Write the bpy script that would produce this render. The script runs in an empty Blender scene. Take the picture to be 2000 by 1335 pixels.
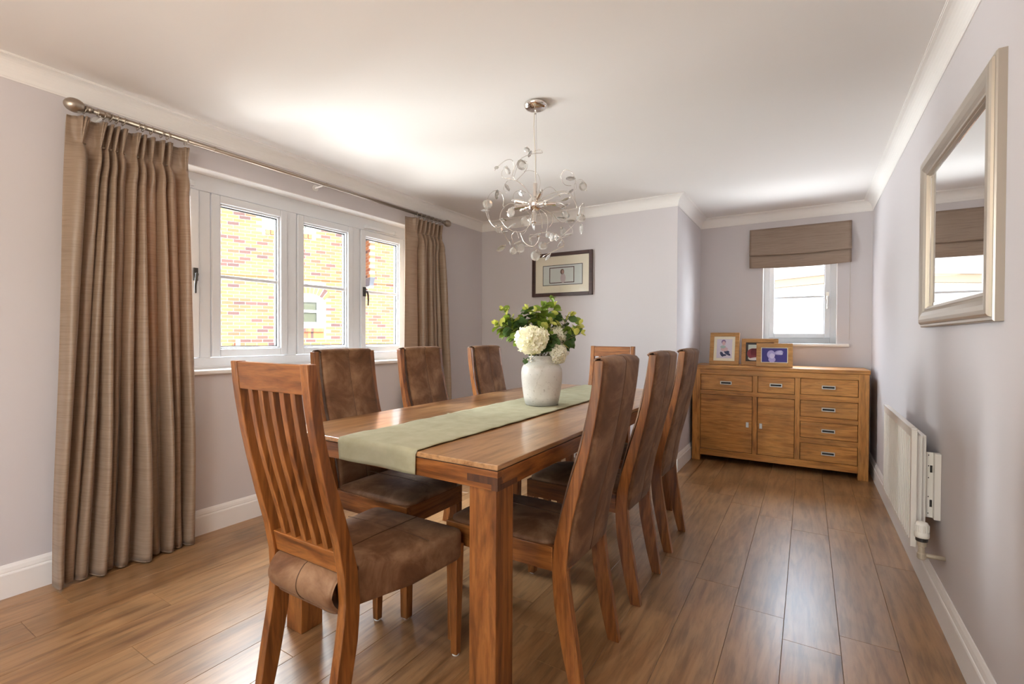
import bpy, math, random
from math import sin, cos, pi, radians as RAD
from mathutils import Vector, Matrix, Quaternion
random.seed(7)
SC = bpy.context.scene
COL = SC.collection

# ------------------------------------------------------------------ camera
F = 935.0; CX, CY = 1000.0, 667.5; EYE = 1.14
def _rc(px, py): return Vector((px-CX, -(py-CY), -F))
Yc = _rc(1577, 659).normalized()
Xc = -_rc(-516, 651)
Xc = (Xc - Yc*Xc.dot(Yc)).normalized()
Zc = Xc.cross(Yc)
ROT = Matrix((Xc, Yc, Zc))          # camera axes -> world axes
cam_d = bpy.data.cameras.new('camera')
cam_d.sensor_fit = 'HORIZONTAL'; cam_d.sensor_width = 36.0; cam_d.lens = F/2000*36
cam_d.clip_start = 0.02; cam_d.clip_end = 200
cam = bpy.data.objects.new('camera', cam_d); COL.objects.link(cam)
cam.matrix_world = Matrix.Translation((0, 0, EYE)) @ ROT.to_4x4()
SC.camera = cam
ORG = Vector((0, 0, EYE))
def ray(px, py): return ROT @ _rc(px, py)
def atx(px, py, x): r = ray(px, py); return ORG + r*(x/r.x)
def aty(px, py, y): r = ray(px, py); return ORG + r*(y/r.y)
def atz(px, py, z): r = ray(px, py); return ORG + r*((z-EYE)/r.z)
def atd(px, py, d): return ORG + ray(px, py)*(d/F)

# ------------------------------------------------------------------ world, light, exposure
W = bpy.data.worlds.new('world'); SC.world = W; W.use_nodes = True
wn = W.node_tree.nodes; wl = W.node_tree.links
for n_ in list(wn): wn.remove(n_)
wo = wn.new('ShaderNodeOutputWorld'); wb = wn.new('ShaderNodeBackground'); sk = wn.new('ShaderNodeTexSky')
sk.sky_type = 'NISHITA'; sk.sun_disc = False; sk.sun_elevation = RAD(42); sk.sun_rotation = RAD(80)
sk.air_density = 1.0; sk.dust_density = 2.5; sk.ozone_density = 1.0
wb.inputs['Strength'].default_value = 0.5
wl.new(sk.outputs[0], wb.inputs[0]); wl.new(wb.outputs[0], wo.inputs[0])

SUN_DIR = Vector((.713, .106, .70)).normalized()
sd = bpy.data.lights.new('sun', 'SUN'); sd.energy = 4.6; sd.angle = RAD(.6); sd.color = (1, .95, .87)
so = bpy.data.objects.new('sun', sd); COL.objects.link(so)
so.rotation_euler = SUN_DIR.to_track_quat('Z', 'Y').to_euler()

def area(name, loc, target, sx, sy, power, color):
    l = bpy.data.lights.new(name, 'AREA'); l.shape = 'RECTANGLE'; l.size = sx; l.size_y = sy
    l.energy = power; l.color = color
    o = bpy.data.objects.new(name, l); COL.objects.link(o); o.location = loc
    o.rotation_euler = (Vector(loc)-Vector(target)).to_track_quat('Z', 'Y').to_euler()
    return o
# area lamps added out of view outside both windows for daylight and paving bounce
area('window_daylight', (-4.6, 2.1, 3.5), (-1.6, 2.1, .75), 3.2, 1.6, 520, (.92, .96, 1))
area('side_yard_daylight', (-4.75, 1.15, 1.7), (-1.2, 2.9, 1.4), 1.6, 2.4, 350, (.95, .97, 1))
area('sunlit_paving_bounce', (-5.2, 2.1, .10), (-1.0, 2.1, 2.4), 3.6, 1.4, 115, (1, .97, .93))
area('alcove_daylight', (.0, 6.05, 2.5), (-.1, 4.9, 1.3), 1.6, .7, 150, (.80, .88, 1))
area('alcove_side_daylight', (1.45, 6.25, 1.6), (-.9, 4.5, 1.3), 1.4, 1.6, 150, (.86, .92, 1))
area('alcove_paving_bounce', (.0, 6.3, .45), (-.1, 4.2, 2.2), 1.8, .9, 130, (.92, .95, 1))
area('rear_fill', (-1.1, -1.50, 1.25), (-1.1, 3, 1.2), 2.6, 2.0, 12, (1, .93, .84))  # unseen fill lamp added indoors, in front of the garden doors
# unseen fill lamps added behind the camera: ceiling bounce and warm downward fill
area('bounce_fill', (-1.0, -.75, 1.75), (-1.0, -.65, 2.4), .7, .7, 24, (1, .90, .78))
area('warm_fill', (-1.1, -.7, 2.28), (-1.1, -.7, 0), .5, .5, 5, (1, .84, .64))

vs = SC.view_settings
SC.display_settings.display_device = 'sRGB'
vs.view_transform = 'Standard'; vs.look = 'None'; vs.exposure = 1.1; vs.gamma = 1.0; vs.use_curve_mapping = False
SC.cycles.max_bounces = 10; SC.cycles.diffuse_bounces = 6; SC.cycles.glossy_bounces = 5
SC.cycles.transmission_bounces = 8; SC.cycles.transparent_max_bounces = 12
SC.cycles.use_denoising = True; SC.cycles.caustics_reflective = False; SC.cycles.caustics_refractive = False
SC.cycles.sample_clamp_indirect = 6

# ------------------------------------------------------------------ materials
def mat(name, color=(.8, .8, .8), rough=.5, metal=0.0, spec=None, coat=0, sheen=0):
    m = bpy.data.materials.new(name); m.use_nodes = True
    b = m.node_tree.nodes['Principled BSDF']
    b.inputs['Base Color'].default_value = (*color, 1); b.inputs['Roughness'].default_value = rough
    b.inputs['Metallic'].default_value = metal
    if spec is not None: b.inputs['Specular IOR Level'].default_value = spec
    if coat: b.inputs['Coat Weight'].default_value = coat; b.inputs['Coat Roughness'].default_value = .15
    if sheen: b.inputs['Sheen Weight'].default_value = sheen; b.inputs['Sheen Roughness'].default_value = .4
    return m
def nodes(m): return m.node_tree.nodes, m.node_tree.links, m.node_tree.nodes['Principled BSDF']
def coords(m, scale, rand=True):
    N, L, b = nodes(m)
    tc = N.new('ShaderNodeTexCoord'); mp = N.new('ShaderNodeMapping'); mp.inputs['Scale'].default_value = scale
    src = tc.outputs['Object']
    if rand:
        oi = N.new('ShaderNodeObjectInfo'); ml = N.new('ShaderNodeMath'); ml.operation = 'MULTIPLY'; ml.inputs[1].default_value = 37.0
        ad = N.new('ShaderNodeVectorMath'); ad.operation = 'ADD'
        L.new(oi.outputs['Random'], ml.inputs[0]); L.new(tc.outputs['Object'], ad.inputs[0]); L.new(ml.outputs[0], ad.inputs[1]); src = ad.outputs[0]
    L.new(src, mp.inputs['Vector']); return mp
def noise(m, vec, scale, detail=5, dist=0, rough=.55):
    N, L, b = nodes(m); n = N.new('ShaderNodeTexNoise')
    n.inputs['Scale'].default_value = scale; n.inputs['Detail'].default_value = detail
    n.inputs['Distortion'].default_value = dist; n.inputs['Roughness'].default_value = rough
    L.new(vec, n.inputs['Vector']); return n
def ramp(m, fac, stops):
    N, L, b = nodes(m); r = N.new('ShaderNodeValToRGB'); e = r.color_ramp.elements
    while len(e) < len(stops): e.new(.5)
    for k, (p, c) in enumerate(stops): e[k].position = p; e[k].color = (*c, 1)
    L.new(fac, r.inputs[0]); return r
def bump(m, h, strength, dist=.002):
    N, L, b = nodes(m); bp = N.new('ShaderNodeBump'); bp.inputs['Strength'].default_value = strength; bp.inputs['Distance'].default_value = dist
    L.new(h, bp.inputs['Height']); L.new(bp.outputs[0], b.inputs['Normal']); return bp
def mixc(m, a, b_, fac, mode='MULTIPLY'):
    N, L, _ = nodes(m); x = N.new('ShaderNodeMix'); x.data_type = 'RGBA'; x.blend_type = mode
    if isinstance(fac, float): x.inputs[0].default_value = fac
    else: L.new(fac, x.inputs[0])
    L.new(a, x.inputs[6]); L.new(b_, x.inputs[7]); return x.outputs[2]

def wood(name, light, mid, dark, axis='Z', rough=.38, grain=1.0, knots=.5, coat=0.0, tone=.25):
    m = mat(name, mid, rough, coat=coat); N, L, b = nodes(m)
    s = {'X': (.9, 9, 9), 'Y': (9, .9, 9), 'Z': (9, 9, .9)}[axis]
    mp = coords(m, tuple(k*grain for k in s))
    n1 = noise(m, mp.outputs[0], 1.0, 6, 1.6, .6)
    r1 = ramp(m, n1.outputs[0], [(.28, dark), (.42, mid), (.55, light), (.64, mid), (.8, dark)])
    mp2 = coords(m, tuple(k*grain*7 for k in s)); n2 = noise(m, mp2.outputs[0], 1.0, 4, .3, .6)
    r2 = ramp(m, n2.outputs[0], [(.34, (.50, .50, .50)), (.55, (1, 1, 1))])
    c = mixc(m, r1.outputs[0], r2.outputs[0], .7)
    mp3 = coords(m, (2.4, 2.4, 2.4)); n3 = noise(m, mp3.outputs[0], 1.0, 3, .8, .5)
    r3 = ramp(m, n3.outputs[0], [(.3, (1-knots, 1-knots, 1-knots)), (.5, (1, 1, 1)), (.75, (1.12, 1.08, 1.0))])
    c = mixc(m, c, r3.outputs[0], .8)
    oi = N.new('ShaderNodeObjectInfo'); r4 = ramp(m, oi.outputs['Random'], [(0, (1-tone, 1-tone, 1-tone)), (1, (1, 1, 1))])
    c = mixc(m, c, r4.outputs[0], 1.0)
    L.new(c, b.inputs['Base Color']); bump(m, n2.outputs[0], .12, .001)
    return m

SHL, SHM, SHD = (.35, .128, .031), (.215, .068, .014), (.068, .018, .005)
W_CH = {a: wood('sheesham_'+a, SHL, SHM, SHD, a, .33, 1.3, .4, coat=.15, tone=.12) for a in 'XYZ'}
TT = ((.50, .28, .13), (.40, .20, .083), (.22, .095, .035))
W_TOP = wood('table_top_wood', *TT, 'Y', .30, .8, .2, coat=.6, tone=.05)
W_JOINT = wood('joint_wood', (.13, .045, .016), (.09, .03, .012), (.05, .016, .008), 'Z', .4, 2, .3)
SB = ((.60, .275, .070), (.47, .190, .040), (.26, .092, .018))
W_SB = {a: wood('sideboard_wood_'+a, *SB, a, .36, 1.2, .3, tone=.10) for a in 'XYZ'}
W_FR = wood('oak_frame', (.56, .29, .085), (.50, .245, .065), (.40, .18, .045), 'X', .42, 1.6, .1, tone=.08)
W_FL = wood('floor_oak', (.37, .205, .092), (.30, .152, .062), (.18, .083, .033), 'Y', .33, .75, .30, coat=.3, tone=.10)
nodes(W_FL)[2].inputs['Coat Roughness'].default_value = .3
def plaster(name, c, b=.06):
    m = mat(name, c, .85, spec=.25); mp = coords(m, (1, 1, 1), False); n = noise(m, mp.outputs[0], 140, 3)
    bump(m, n.outputs[0], b, .001); return m
M_WALL = plaster('wall_paint', (.60, .565, .575))
M_CEIL = plaster('ceiling_paint', (.80, .775, .755), .03)
M_TRIM = mat('trim_paint', (.80, .775, .755), .45)
M_COVE = mat('coving_paint', (.80, .775, .75), .8, spec=.2)
M_UPVC = mat('white_upvc', (.68, .70, .73), .28)
M_GASK = mat('black_gasket', (.02, .02, .02), .6)
M_CHROME = mat('chrome', (.78, .74, .70), .12, 1)
M_NICKEL = mat('brushed_nickel', (.42, .36, .30), .34, 1)
M_STEEL = mat('brushed_steel', (.62, .60, .58), .3, 1)
M_DARK = mat('dark_recess', (.02, .016, .012), .6)
M_BLACK = mat('black_handle', (.03, .026, .022), .35)
M_RAD = mat('radiator_enamel', (.80, .77, .72), .35)
M_BRASS = mat('painted_valve', (.50, .43, .33), .4, .2)
M_PLAST = mat('white_plastic', (.82, .80, .74), .4)
M_MIRR = mat('mirror_silver', (.93, .94, .93), .02, 1)
M_GREY_GLIDE = mat('nylon_glide', (.75, .74, .70), .5)

def glass_mat(name, tint=(.97, .99, .98), refl=.06):
    m = bpy.data.materials.new(name); m.use_nodes = True; N = m.node_tree.nodes; L = m.node_tree.links
    for n in list(N): N.remove(n)
    o = N.new('ShaderNodeOutputMaterial'); t = N.new('ShaderNodeBsdfTransparent'); g = N.new('ShaderNodeBsdfGlossy'); mx = N.new('ShaderNodeMixShader')
    f = N.new('ShaderNodeFresnel'); f.inputs[0].default_value = 1.45
    t.inputs[0].default_value = (*tint, 1); g.inputs['Roughness'].default_value = .01
    gm = N.new('ShaderNodeNewGeometry'); inv = N.new('ShaderNodeMath'); inv.operation = 'SUBTRACT'; inv.inputs[0].default_value = 1; ml = N.new('ShaderNodeMath'); ml.operation = 'MULTIPLY'
    L.new(gm.outputs['Backfacing'], inv.inputs[1]); L.new(f.outputs[0], ml.inputs[0]); L.new(inv.outputs[0], ml.inputs[1])
    L.new(ml.outputs[0], mx.inputs[0]); L.new(t.outputs[0], mx.inputs[1]); L.new(g.outputs[0], mx.inputs[2]); L.new(mx.outputs[0], o.inputs[0])
    return m
M_GLASS = glass_mat('window_glass'); M_PGLASS = glass_mat('picture_glass', (.99, .99, .99))
M_CRYSTAL = mat('crystal', (1, .985, .95), .06, coat=.5); M_CRYSTAL.node_tree.nodes['Principled BSDF'].inputs['Transmission Weight'].default_value = .72
M_CRYSTAL.node_tree.nodes['Principled BSDF'].inputs['IOR'].default_value = 1.5

# suede leather
M_SUEDE = mat('brown_suede', (.12, .06, .03), .6, spec=.3, sheen=.04)
_mp = coords(M_SUEDE, (1, 1, 1)); _n = noise(M_SUEDE, _mp.outputs[0], 7, 6, .6, .65)
_r = ramp(M_SUEDE, _n.outputs[0], [(.25, (.085, .035, .014)), (.45, (.155, .070, .032)), (.68, (.30, .17, .092))])
_n2 = noise(M_SUEDE, _mp.outputs[0], 260, 3)
nodes(M_SUEDE)[1].new(_r.outputs[0], nodes(M_SUEDE)[2].inputs['Base Color']); bump(M_SUEDE, _n2.outputs[0], .12, .001)
M_SEAM = mat('seam_thread', (.10, .045, .02), .6)
# slubbed silk
def silk(name, c1, c2, rough=.42, transl=.12):
    m = mat(name, c1, rough, sheen=.2); N, L, b = nodes(m)
    mp = coords(m, (6, 6, 260)); n = noise(m, mp.outputs[0], 1, 4, .2, .6)
    r = ramp(m, n.outputs[0], [(.35, c2), (.55, c1)]); L.new(r.outputs[0], b.inputs['Base Color']); bump(m, n.outputs[0], .25, .001)
    o = N['Material Output']; t = N.new('ShaderNodeBsdfTranslucent'); t.inputs[0].default_value = (c1[0]*1.5, c1[1]*1.1, c1[2]*.8, 1)
    mx = N.new('ShaderNodeMixShader'); mx.inputs[0].default_value = transl
    L.new(b.outputs[0], mx.inputs[1]); L.new(t.outputs[0], mx.inputs[2]); L.new(mx.outputs[0], o.inputs[0]); return m
M_SILK = silk('taupe_silk', (.33, .235, .165), (.24, .165, .11), .36, .12)
M_BLIND = silk('blind_silk', (.32, .235, .18), (.24, .17, .125), .55, .05)
M_LINEN = mat('sage_linen', (.36, .36, .25), .85, spec=.2)
_mp = coords(M_LINEN, (1, 1, 1), False); _n = noise(M_LINEN, _mp.outputs[0], 380, 2); bump(M_LINEN, _n.outputs[0], .3, .001)
_n3 = noise(M_LINEN, _mp.outputs[0], 14, 4); _r = ramp(M_LINEN, _n3.outputs[0], [(.3, (.36, .34, .225)), (.7, (.44, .425, .30))])
nodes(M_LINEN)[1].new(_r.outputs[0], nodes(M_LINEN)[2].inputs['Base Color'])
# glazed stoneware vase
M_VASE = mat('stoneware_glaze', (.62, .60, .56), .3, coat=.3)
_N, _L, _b = nodes(M_VASE); _mp = coords(M_VASE, (1, 1, 1), False)
_v = _N.new('ShaderNodeTexVoronoi'); _v.feature = 'DISTANCE_TO_EDGE'; _v.inputs['Scale'].default_value = 9
_nd = noise(M_VASE, _mp.outputs[0], 6, 5, .5); _vm = _N.new('ShaderNodeVectorMath'); _vm.operation = 'MULTIPLY_ADD'
_L.new(_nd.outputs['Color'], _vm.inputs[0]); _vm.inputs[1].default_value = (.25, .25, .25); _L.new(_mp.outputs[0], _vm.inputs[2]); _L.new(_vm.outputs[0], _v.inputs['Vector'])
_rc1 = ramp(M_VASE, _v.outputs['Distance'], [(0, (.45, .42, .38)), (.012, (1, 1, 1))])
_sp = noise(M_VASE, _mp.outputs[0], 95, 3); _rs = ramp(M_VASE, _sp.outputs[0], [(.30, (.35, .3, .25)), (.36, (1, 1, 1))])
_gz = noise(M_VASE, _mp.outputs[0], 5, 4); _rg = ramp(M_VASE, _gz.outputs[0], [(.3, (.50, .48, .44)), (.7, (.70, .68, .64))])
_sep = _N.new('ShaderNodeSeparateXYZ'); _L.new(_mp.outputs[0], _sep.inputs[0])
_add = _N.new('ShaderNodeMath'); _add.operation = 'MULTIPLY_ADD'; _add.inputs[1].default_value = .05; _L.new(_gz.outputs[0], _add.inputs[0]); _L.new(_sep.outputs['Z'], _add.inputs[2])
_rb = ramp(M_VASE, _add.outputs[0], [(.045, (.55, .56, .55)), (.075, (1, 1, 1))])
_c = mixc(M_VASE, _rg.outputs[0], _rc1.outputs[0], .45); _c = mixc(M_VASE, _c, _rs.outputs[0], .6); _c = mixc(M_VASE, _c, _rb.outputs[0], 1.0)
_L.new(_c, _b.inputs['Base Color'])
def leafm(name, c):
    m = mat(name, c, .5); N, L, b = nodes(m); oi = N.new('ShaderNodeObjectInfo')
    r = ramp(m, oi.outputs['Random'], [(0, tuple(k*.7 for k in c)), (1, tuple(min(1, k*1.25) for k in c))]); L.new(r.outputs[0], b.inputs['Base Color'])
    o = N['Material Output']; t = N.new('ShaderNodeBsdfTranslucent'); t.inputs[0].default_value = (c[0]*1.4, c[1]*1.4, c[2], 1)
    mx = N.new('ShaderNodeMixShader'); mx.inputs[0].default_value = .22
    L.new(b.outputs[0], mx.inputs[1]); L.new(t.outputs[0], mx.inputs[2]); L.new(mx.outputs[0], o.inputs[0]); return m
M_LEAFD = leafm('leaf_dark', (.065, .125, .035)); M_LEAFM = leafm('leaf_mid', (.20, .29, .04)); M_LEAFY = leafm('leaf_bud', (.58, .60, .16))
M_STEM = mat('stem', (.12, .10, .03), .6)
M_PETAL = leafm('cream_petal', (.86, .81, .70)); M_PETAL2 = mat('white_bud', (.85, .80, .72), .5)

# ------------------------------------------------------------------ mesh helpers
class MB:
    def __init__(s): s.v = []; s.f = []
    def add(s, vs_, fs):
        o = len(s.v); s.v += [tuple(p) for p in vs_]; s.f += [tuple(i+o for i in f) for f in fs]; return s
    def box(s, x0, x1, y0, y1, z0, z1):
        v = [(x, y, z) for z in (z0, z1) for y in (y0, y1) for x in (x0, x1)]
        return s.add(v, [(0, 2, 3, 1), (4, 5, 7, 6), (0, 1, 5, 4), (2, 6, 7, 3), (0, 4, 6, 2), (1, 3, 7, 5)])
    def hexa(s, b4, t4):       # bottom ring, top ring (ccw from above)
        return s.add(list(b4)+list(t4), [(3, 2, 1, 0), (4, 5, 6, 7), (0, 1, 5, 4), (1, 2, 6, 5), (2, 3, 7, 6), (3, 0, 4, 7)])
    def prism(s, poly, axis, a, b):
        n = len(poly)
        def P(u, v, w): return {'X': (w, u, v), 'Y': (u, w, v), 'Z': (u, v, w)}[axis]
        vs_ = [P(u, v, a) for u, v in poly]+[P(u, v, b) for u, v in poly]
        return s.add(vs_, [tuple(range(n))[::-1], tuple(range(n, 2*n))]+[(i, (i+1) % n, n+(i+1) % n, n+i) for i in range(n)])
    def strip_prism(s, A, B, axis, a, b):   # two matching polylines -> closed solid of quads
        def P(u, v, w): return {'X': (w, u, v), 'Y': (u, w, v), 'Z': (u, v, w)}[axis]
        n = len(A); vs_ = [P(*p, a) for p in A]+[P(*p, a) for p in B]+[P(*p, b) for p in A]+[P(*p, b) for p in B]
        fs = []
        for i in range(n-1):
            fs += [(i, i+1, n+i+1, n+i), (2*n+i, 3*n+i, 3*n+i+1, 2*n+i+1), (i, 2*n+i, 2*n+i+1, i+1), (n+i, n+i+1, 3*n+i+1, 3*n+i)]
        fs += [(0, n, 3*n, 2*n), (n-1, 3*n-1, 4*n-1, 2*n-1)]
        return s.add(vs_, fs)
    def tube(s, pts, r, n=8, caps=True, closed=False):
        pts = [Vector(p) for p in pts]; m = len(pts); vs_ = []; up = None
        rr = r if isinstance(r, (list, tuple)) else [r]*m
        for i, p in enumerate(pts):
            t = (pts[(i+1) % m]-pts[i-1]) if closed else (pts[min(i+1, m-1)]-pts[max(i-1, 0)])
            t = t.normalized() if t.length > 1e-9 else Vector((0, 0, 1))
            if up is None: up = Vector((0, 0, 1)) if abs(t.z) < .9 else Vector((1, 0, 0))
            a = (up - t*up.dot(t)).normalized(); b = t.cross(a); up = a
            vs_ += [p+(a*cos(2*pi*k/n)+b*sin(2*pi*k/n))*rr[i] for k in range(n)]
        fs = []
        for i in range(m if closed else m-1):
            j = (i+1) % m
            fs += [(i*n+k, i*n+(k+1) % n, j*n+(k+1) % n, j*n+k) for k in range(n)]
        if caps and not closed: fs += [tuple(range(n))[::-1], tuple((m-1)*n+k for k in range(n))]
        return s.add(vs_, fs)
    def cyl(s, p0, p1, r, n=16): return s.tube([p0, p1], r, n)
    def lathe(s, prof, n=32, o=(0, 0, 0), M=None):
        vs_ = []; M = M or Matrix.Identity(3)
        for r, z in prof: vs_ += [Vector(o)+M @ Vector((r*cos(2*pi*k/n), r*sin(2*pi*k/n), z)) for k in range(n)]
        m = len(prof); fs = [(i*n+k, i*n+(k+1) % n, (i+1)*n+(k+1) % n, (i+1)*n+k) for i in range(m-1) for k in range(n)]
        fs += [tuple(range(n))[::-1], tuple((m-1)*n+k for k in range(n))]
        return s.add(vs_, fs)
    def grid(s, fn, nu, nv, wrap=False):
        vs_ = [fn(i/nu, j/nv) for j in range(nv+1) for i in range(nu+(0 if wrap else 1))]
        w = nu+(0 if wrap else 1)
        return s.add(vs_, [(j*w+i, j*w+(i+1) % w, (j+1)*w+(i+1) % w, (j+1)*w+i) for j in range(nv) for i in range(nu)])
    def mesh(s, name): 
        me = bpy.data.meshes.new(name); me.from_pydata(s.v, [], s.f); me.validate(); return me
def put(name, mb, m, parent=None, smooth=False, bevel=0, loc=None, rot=None, seg=2, **props):
    me = mb.mesh(name) if isinstance(mb, MB) else mb
    if m is not None and not me.materials: me.materials.append(m)
    o = bpy.data.objects.new(name, me); COL.objects.link(o)
    if smooth:
        for p in me.polygons: p.use_smooth = True
    if bevel:
        b = o.modifiers.new('bevel', 'BEVEL'); b.width = bevel; b.segments = seg; b.limit_method = 'ANGLE'; b.angle_limit = RAD(40)
    if parent: o.parent = parent
    if loc is not None: o.location = loc
    if rot is not None: o.rotation_euler = rot
    for k, v in props.items(): o[k] = v
    return o
def subd(o, lv=1):
    s = o.modifiers.new('subsurf', 'SUBSURF'); s.levels = lv; s.render_levels = lv; return o
def thing(name, label, cat, loc=(0, 0, 0), rz=0, group=None):
    o = bpy.data.objects.new(name, None); COL.objects.link(o); o.empty_display_size = .1
    o.location = loc; o.rotation_euler = (0, 0, rz); o['label'] = label; o['category'] = cat
    if group: o['group'] = group
    return o
def struct(name, mb, m, **k): return put(name, mb, m, kind='structure', **k)
def copy_tree(o, parent=None):
    c = o.copy(); COL.objects.link(c)
    if parent: c.parent = parent
    for ch in [x for x in ALLCH(o)]: copy_tree(ch, c)
    return c
def ALLCH(o): return [x for x in list(COL.objects) if x.parent == o]

# ------------------------------------------------------------------ room shell
XL, XR, YB, YN, XN, YF, H = -2.955, .476, 4.174, 5.2, -.94, -1.60, 2.335
T = .16
# side window opening (left wall) and alcove window opening
WY0, WY1, WZ0, WZ1 = .92, 3.20, .935, 2.10
NX0, NX1, NZ0, NZ1 = -.372, .226, 1.085, 1.96
def wall_with_hole(axis, a, b, u0, u1, hu0, hu1, hz0, hz1, top=H):
    mb = MB()
    for (p, q, r, s_) in ((u0, hu0, 0, top), (hu1, u1, 0, top), (hu0, hu1, 0, hz0), (hu0, hu1, hz1, top)):
        if axis == 'X': mb.box(a, b, p, q, r, s_)
        else: mb.box(p, q, a, b, r, s_)
    return mb
struct('wall_left', wall_with_hole('X', XL-.30, XL, YF-.3, YB+.3, WY0, WY1, WZ0, WZ1), M_WALL)
struct('wall_niche_back', wall_with_hole('Y', YN, YN+.30, XN-.3, XR+.3, NX0, NX1, NZ0, NZ1), M_WALL)
struct('wall_right', MB().box(XR, XR+T, YF-.3, YN, 0, H), M_WALL)
struct('wall_back', MB().box(XL, XN-.10, YB, YB+T, 0, H), M_WALL)
struct('wall_niche_left', MB().box(XN-.10, XN, YB, YN, 0, H), M_WALL)
DX0, DX1, DZ1 = -2.5, .1, 2.1
struct('wall_front', wall_with_hole('Y', YF-.3, YF, XL, XR, DX0, DX1, -.0, DZ1), M_WALL)
struct('ceiling', MB().box(XL-.3, XR+.2, YF-.3, YN+.3, H, H+.15), M_CEIL)

# floor: sub-floor plus every plank its own piece
fl = struct('floor', MB().box(XL-.3, XR+.2, YF-.3, YN+.3, -.05, -.012), mat('joint_dark', (.05, .03, .018), .8))
PW, PL = .1842, 1.22
x0s = [-.4385+PW*k for k in range(-14, 6)]
joint_y = {}
for k in range(-14, 6): joint_y[k] = (2.385 - .155*k) % PL
joint_y[0] = 2.385 % PL; joint_y[-1] = 2.54 % PL; joint_y[1] = 2.225 % PL; joint_y[2] = 2.072 % PL; joint_y[4] = 3.01 % PL; joint_y[3] = (3.01+.42) % PL
joint_y[-11] = .958 % PL; joint_y[-9] = .752 % PL; joint_y[-10] = .35
_pm = {}
for k in range(-14, 6):
    xa = max(XL-.005, -.4385+PW*k); xb = min(XR+.005, -.4385+PW*(k+1))
    if xb-xa < .02: continue
    y = joint_y[k]-PL*3
    while y < YN:
        ya, yb = max(y, YF-.25), min(y+PL, YN+.01)
        if xb <= XN+.03: yb = min(yb, YB+.01)
        if yb-ya > .03:
            key = (round(xb-xa, 3), round(yb-ya, 3)); w_, l_ = xb-xa-.0010, yb-ya-.0010
            if key not in _pm:
                e = .0006; mb = MB()
                mb.hexa([(-w_/2, -l_/2, -.012), (w_/2, -l_/2, -.012), (w_/2, l_/2, -.012), (-w_/2, l_/2, -.012)], [(-w_/2, -l_/2, -e), (w_/2, -l_/2, -e), (w_/2, l_/2, -e), (-w_/2, l_/2, -e)])
                mb.v = mb.v[:8]+[(-w_/2+e*1.5, -l_/2+e*1.5, 0), (w_/2-e*1.5, -l_/2+e*1.5, 0), (w_/2-e*1.5, l_/2-e*1.5, 0), (-w_/2+e*1.5, l_/2-e*1.5, 0)]
                mb.f = [f for f in mb.f if f != (4, 5, 6, 7)]+[(8, 9, 10, 11), (4, 5, 9, 8), (5, 6, 10, 9), (6, 7, 11, 10), (7, 4, 8, 11)]
                _pm[key] = mb.mesh('plank'); _pm[key].materials.append(W_FL)
            put('plank', _pm[key], None, fl, loc=((xa+xb)/2, (ya+yb)/2, 0))
        y += PL

# coving and baseboards with mitred corners
outline = [(XL, YF), (XR, YF), (XR, YN), (XN, YN), (XN, YB), (XL, YB)]
def inward(i):
    n = len(outline); p0, p1, p2 = outline[i-1], outline[i], outline[(i+1) % n]
    def nrm(a, b): dx, dy = b[0]-a[0], b[1]-a[1]; l = math.hypot(dx, dy); return (-dy/l, dx/l)
    a, b = nrm(p0, p1), nrm(p1, p2); return (a[0]+b[0], a[1]+b[1])
def sweep(i, prof):
    a, b = outline[i], outline[(i+1) % 6]; ia, ib = inward(i), inward((i+1) % 6); n = len(prof)
    vs_ = [(a[0]+ia[0]*d, a[1]+ia[1]*d, z) for d, z in prof]+[(b[0]+ib[0]*d, b[1]+ib[1]*d, z) for d, z in prof]
    return MB().add(vs_, [(k, (k+1) % n, n+(k+1) % n, n+k) for k in range(n)]+[tuple(range(n))[::-1], tuple(range(n, 2*n))])
CD, CP = .090, .068
cove = [(0, H+.002), (0, H-CD), (.004, H-CD), (.004, H-CD+.006)]
for k in range(0, 9):
    t = k/8*pi/2; cove.append((.006+(CP-.012)*(1-cos(t)), H-CD+.010+(CD-.018)*sin(t)))
cove += [(CP-.004, H-.008), (CP-.004, H-.004), (CP, H-.004), (CP, H+.002)]
for i in range(6): struct('trim_%d' % (i+1), sweep(i, cove), M_COVE)
base = [(0, 0), (.018, 0), (.018, .100), (.016, .106), (.013, .108), (.013, .114), (.010, .128), (.006, .137), (.004, .141), (0, .141)]
for i, nm in ((1, 'right'), (2, 'niche_back'), (3, 'niche_left'), (4, 'back'), (5, 'left')): struct('baseboard_'+nm, sweep(i, base), M_TRIM)

# ------------------------------------------------------------------ side window
XW = -3.075                       # inner face of the window frame
def frame_rect(mb, u0, u1, z0, z1, w, d0, d1, axis='X'):
    for (p, q, r, s_) in ((u0, u0+w, z0, z1), (u1-w, u1, z0, z1), (u0+w, u1-w, z0, z0+w), (u0+w, u1-w, z1-w, z1)):
        if axis == 'X': mb.box(d0, d1, p, q, r, s_)
        else: mb.box(p, q, d0, d1, r, s_)
    return mb
w1 = bpy.data.objects.new('window_1', None); COL.objects.link(w1); w1['kind'] = 'structure'; w1.location = (XW, WY0, WZ0)
def inwin(o): o.matrix_parent_inverse = Matrix.Translation((-w1.location.x, -w1.location.y, -w1.location.z)); return o
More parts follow.
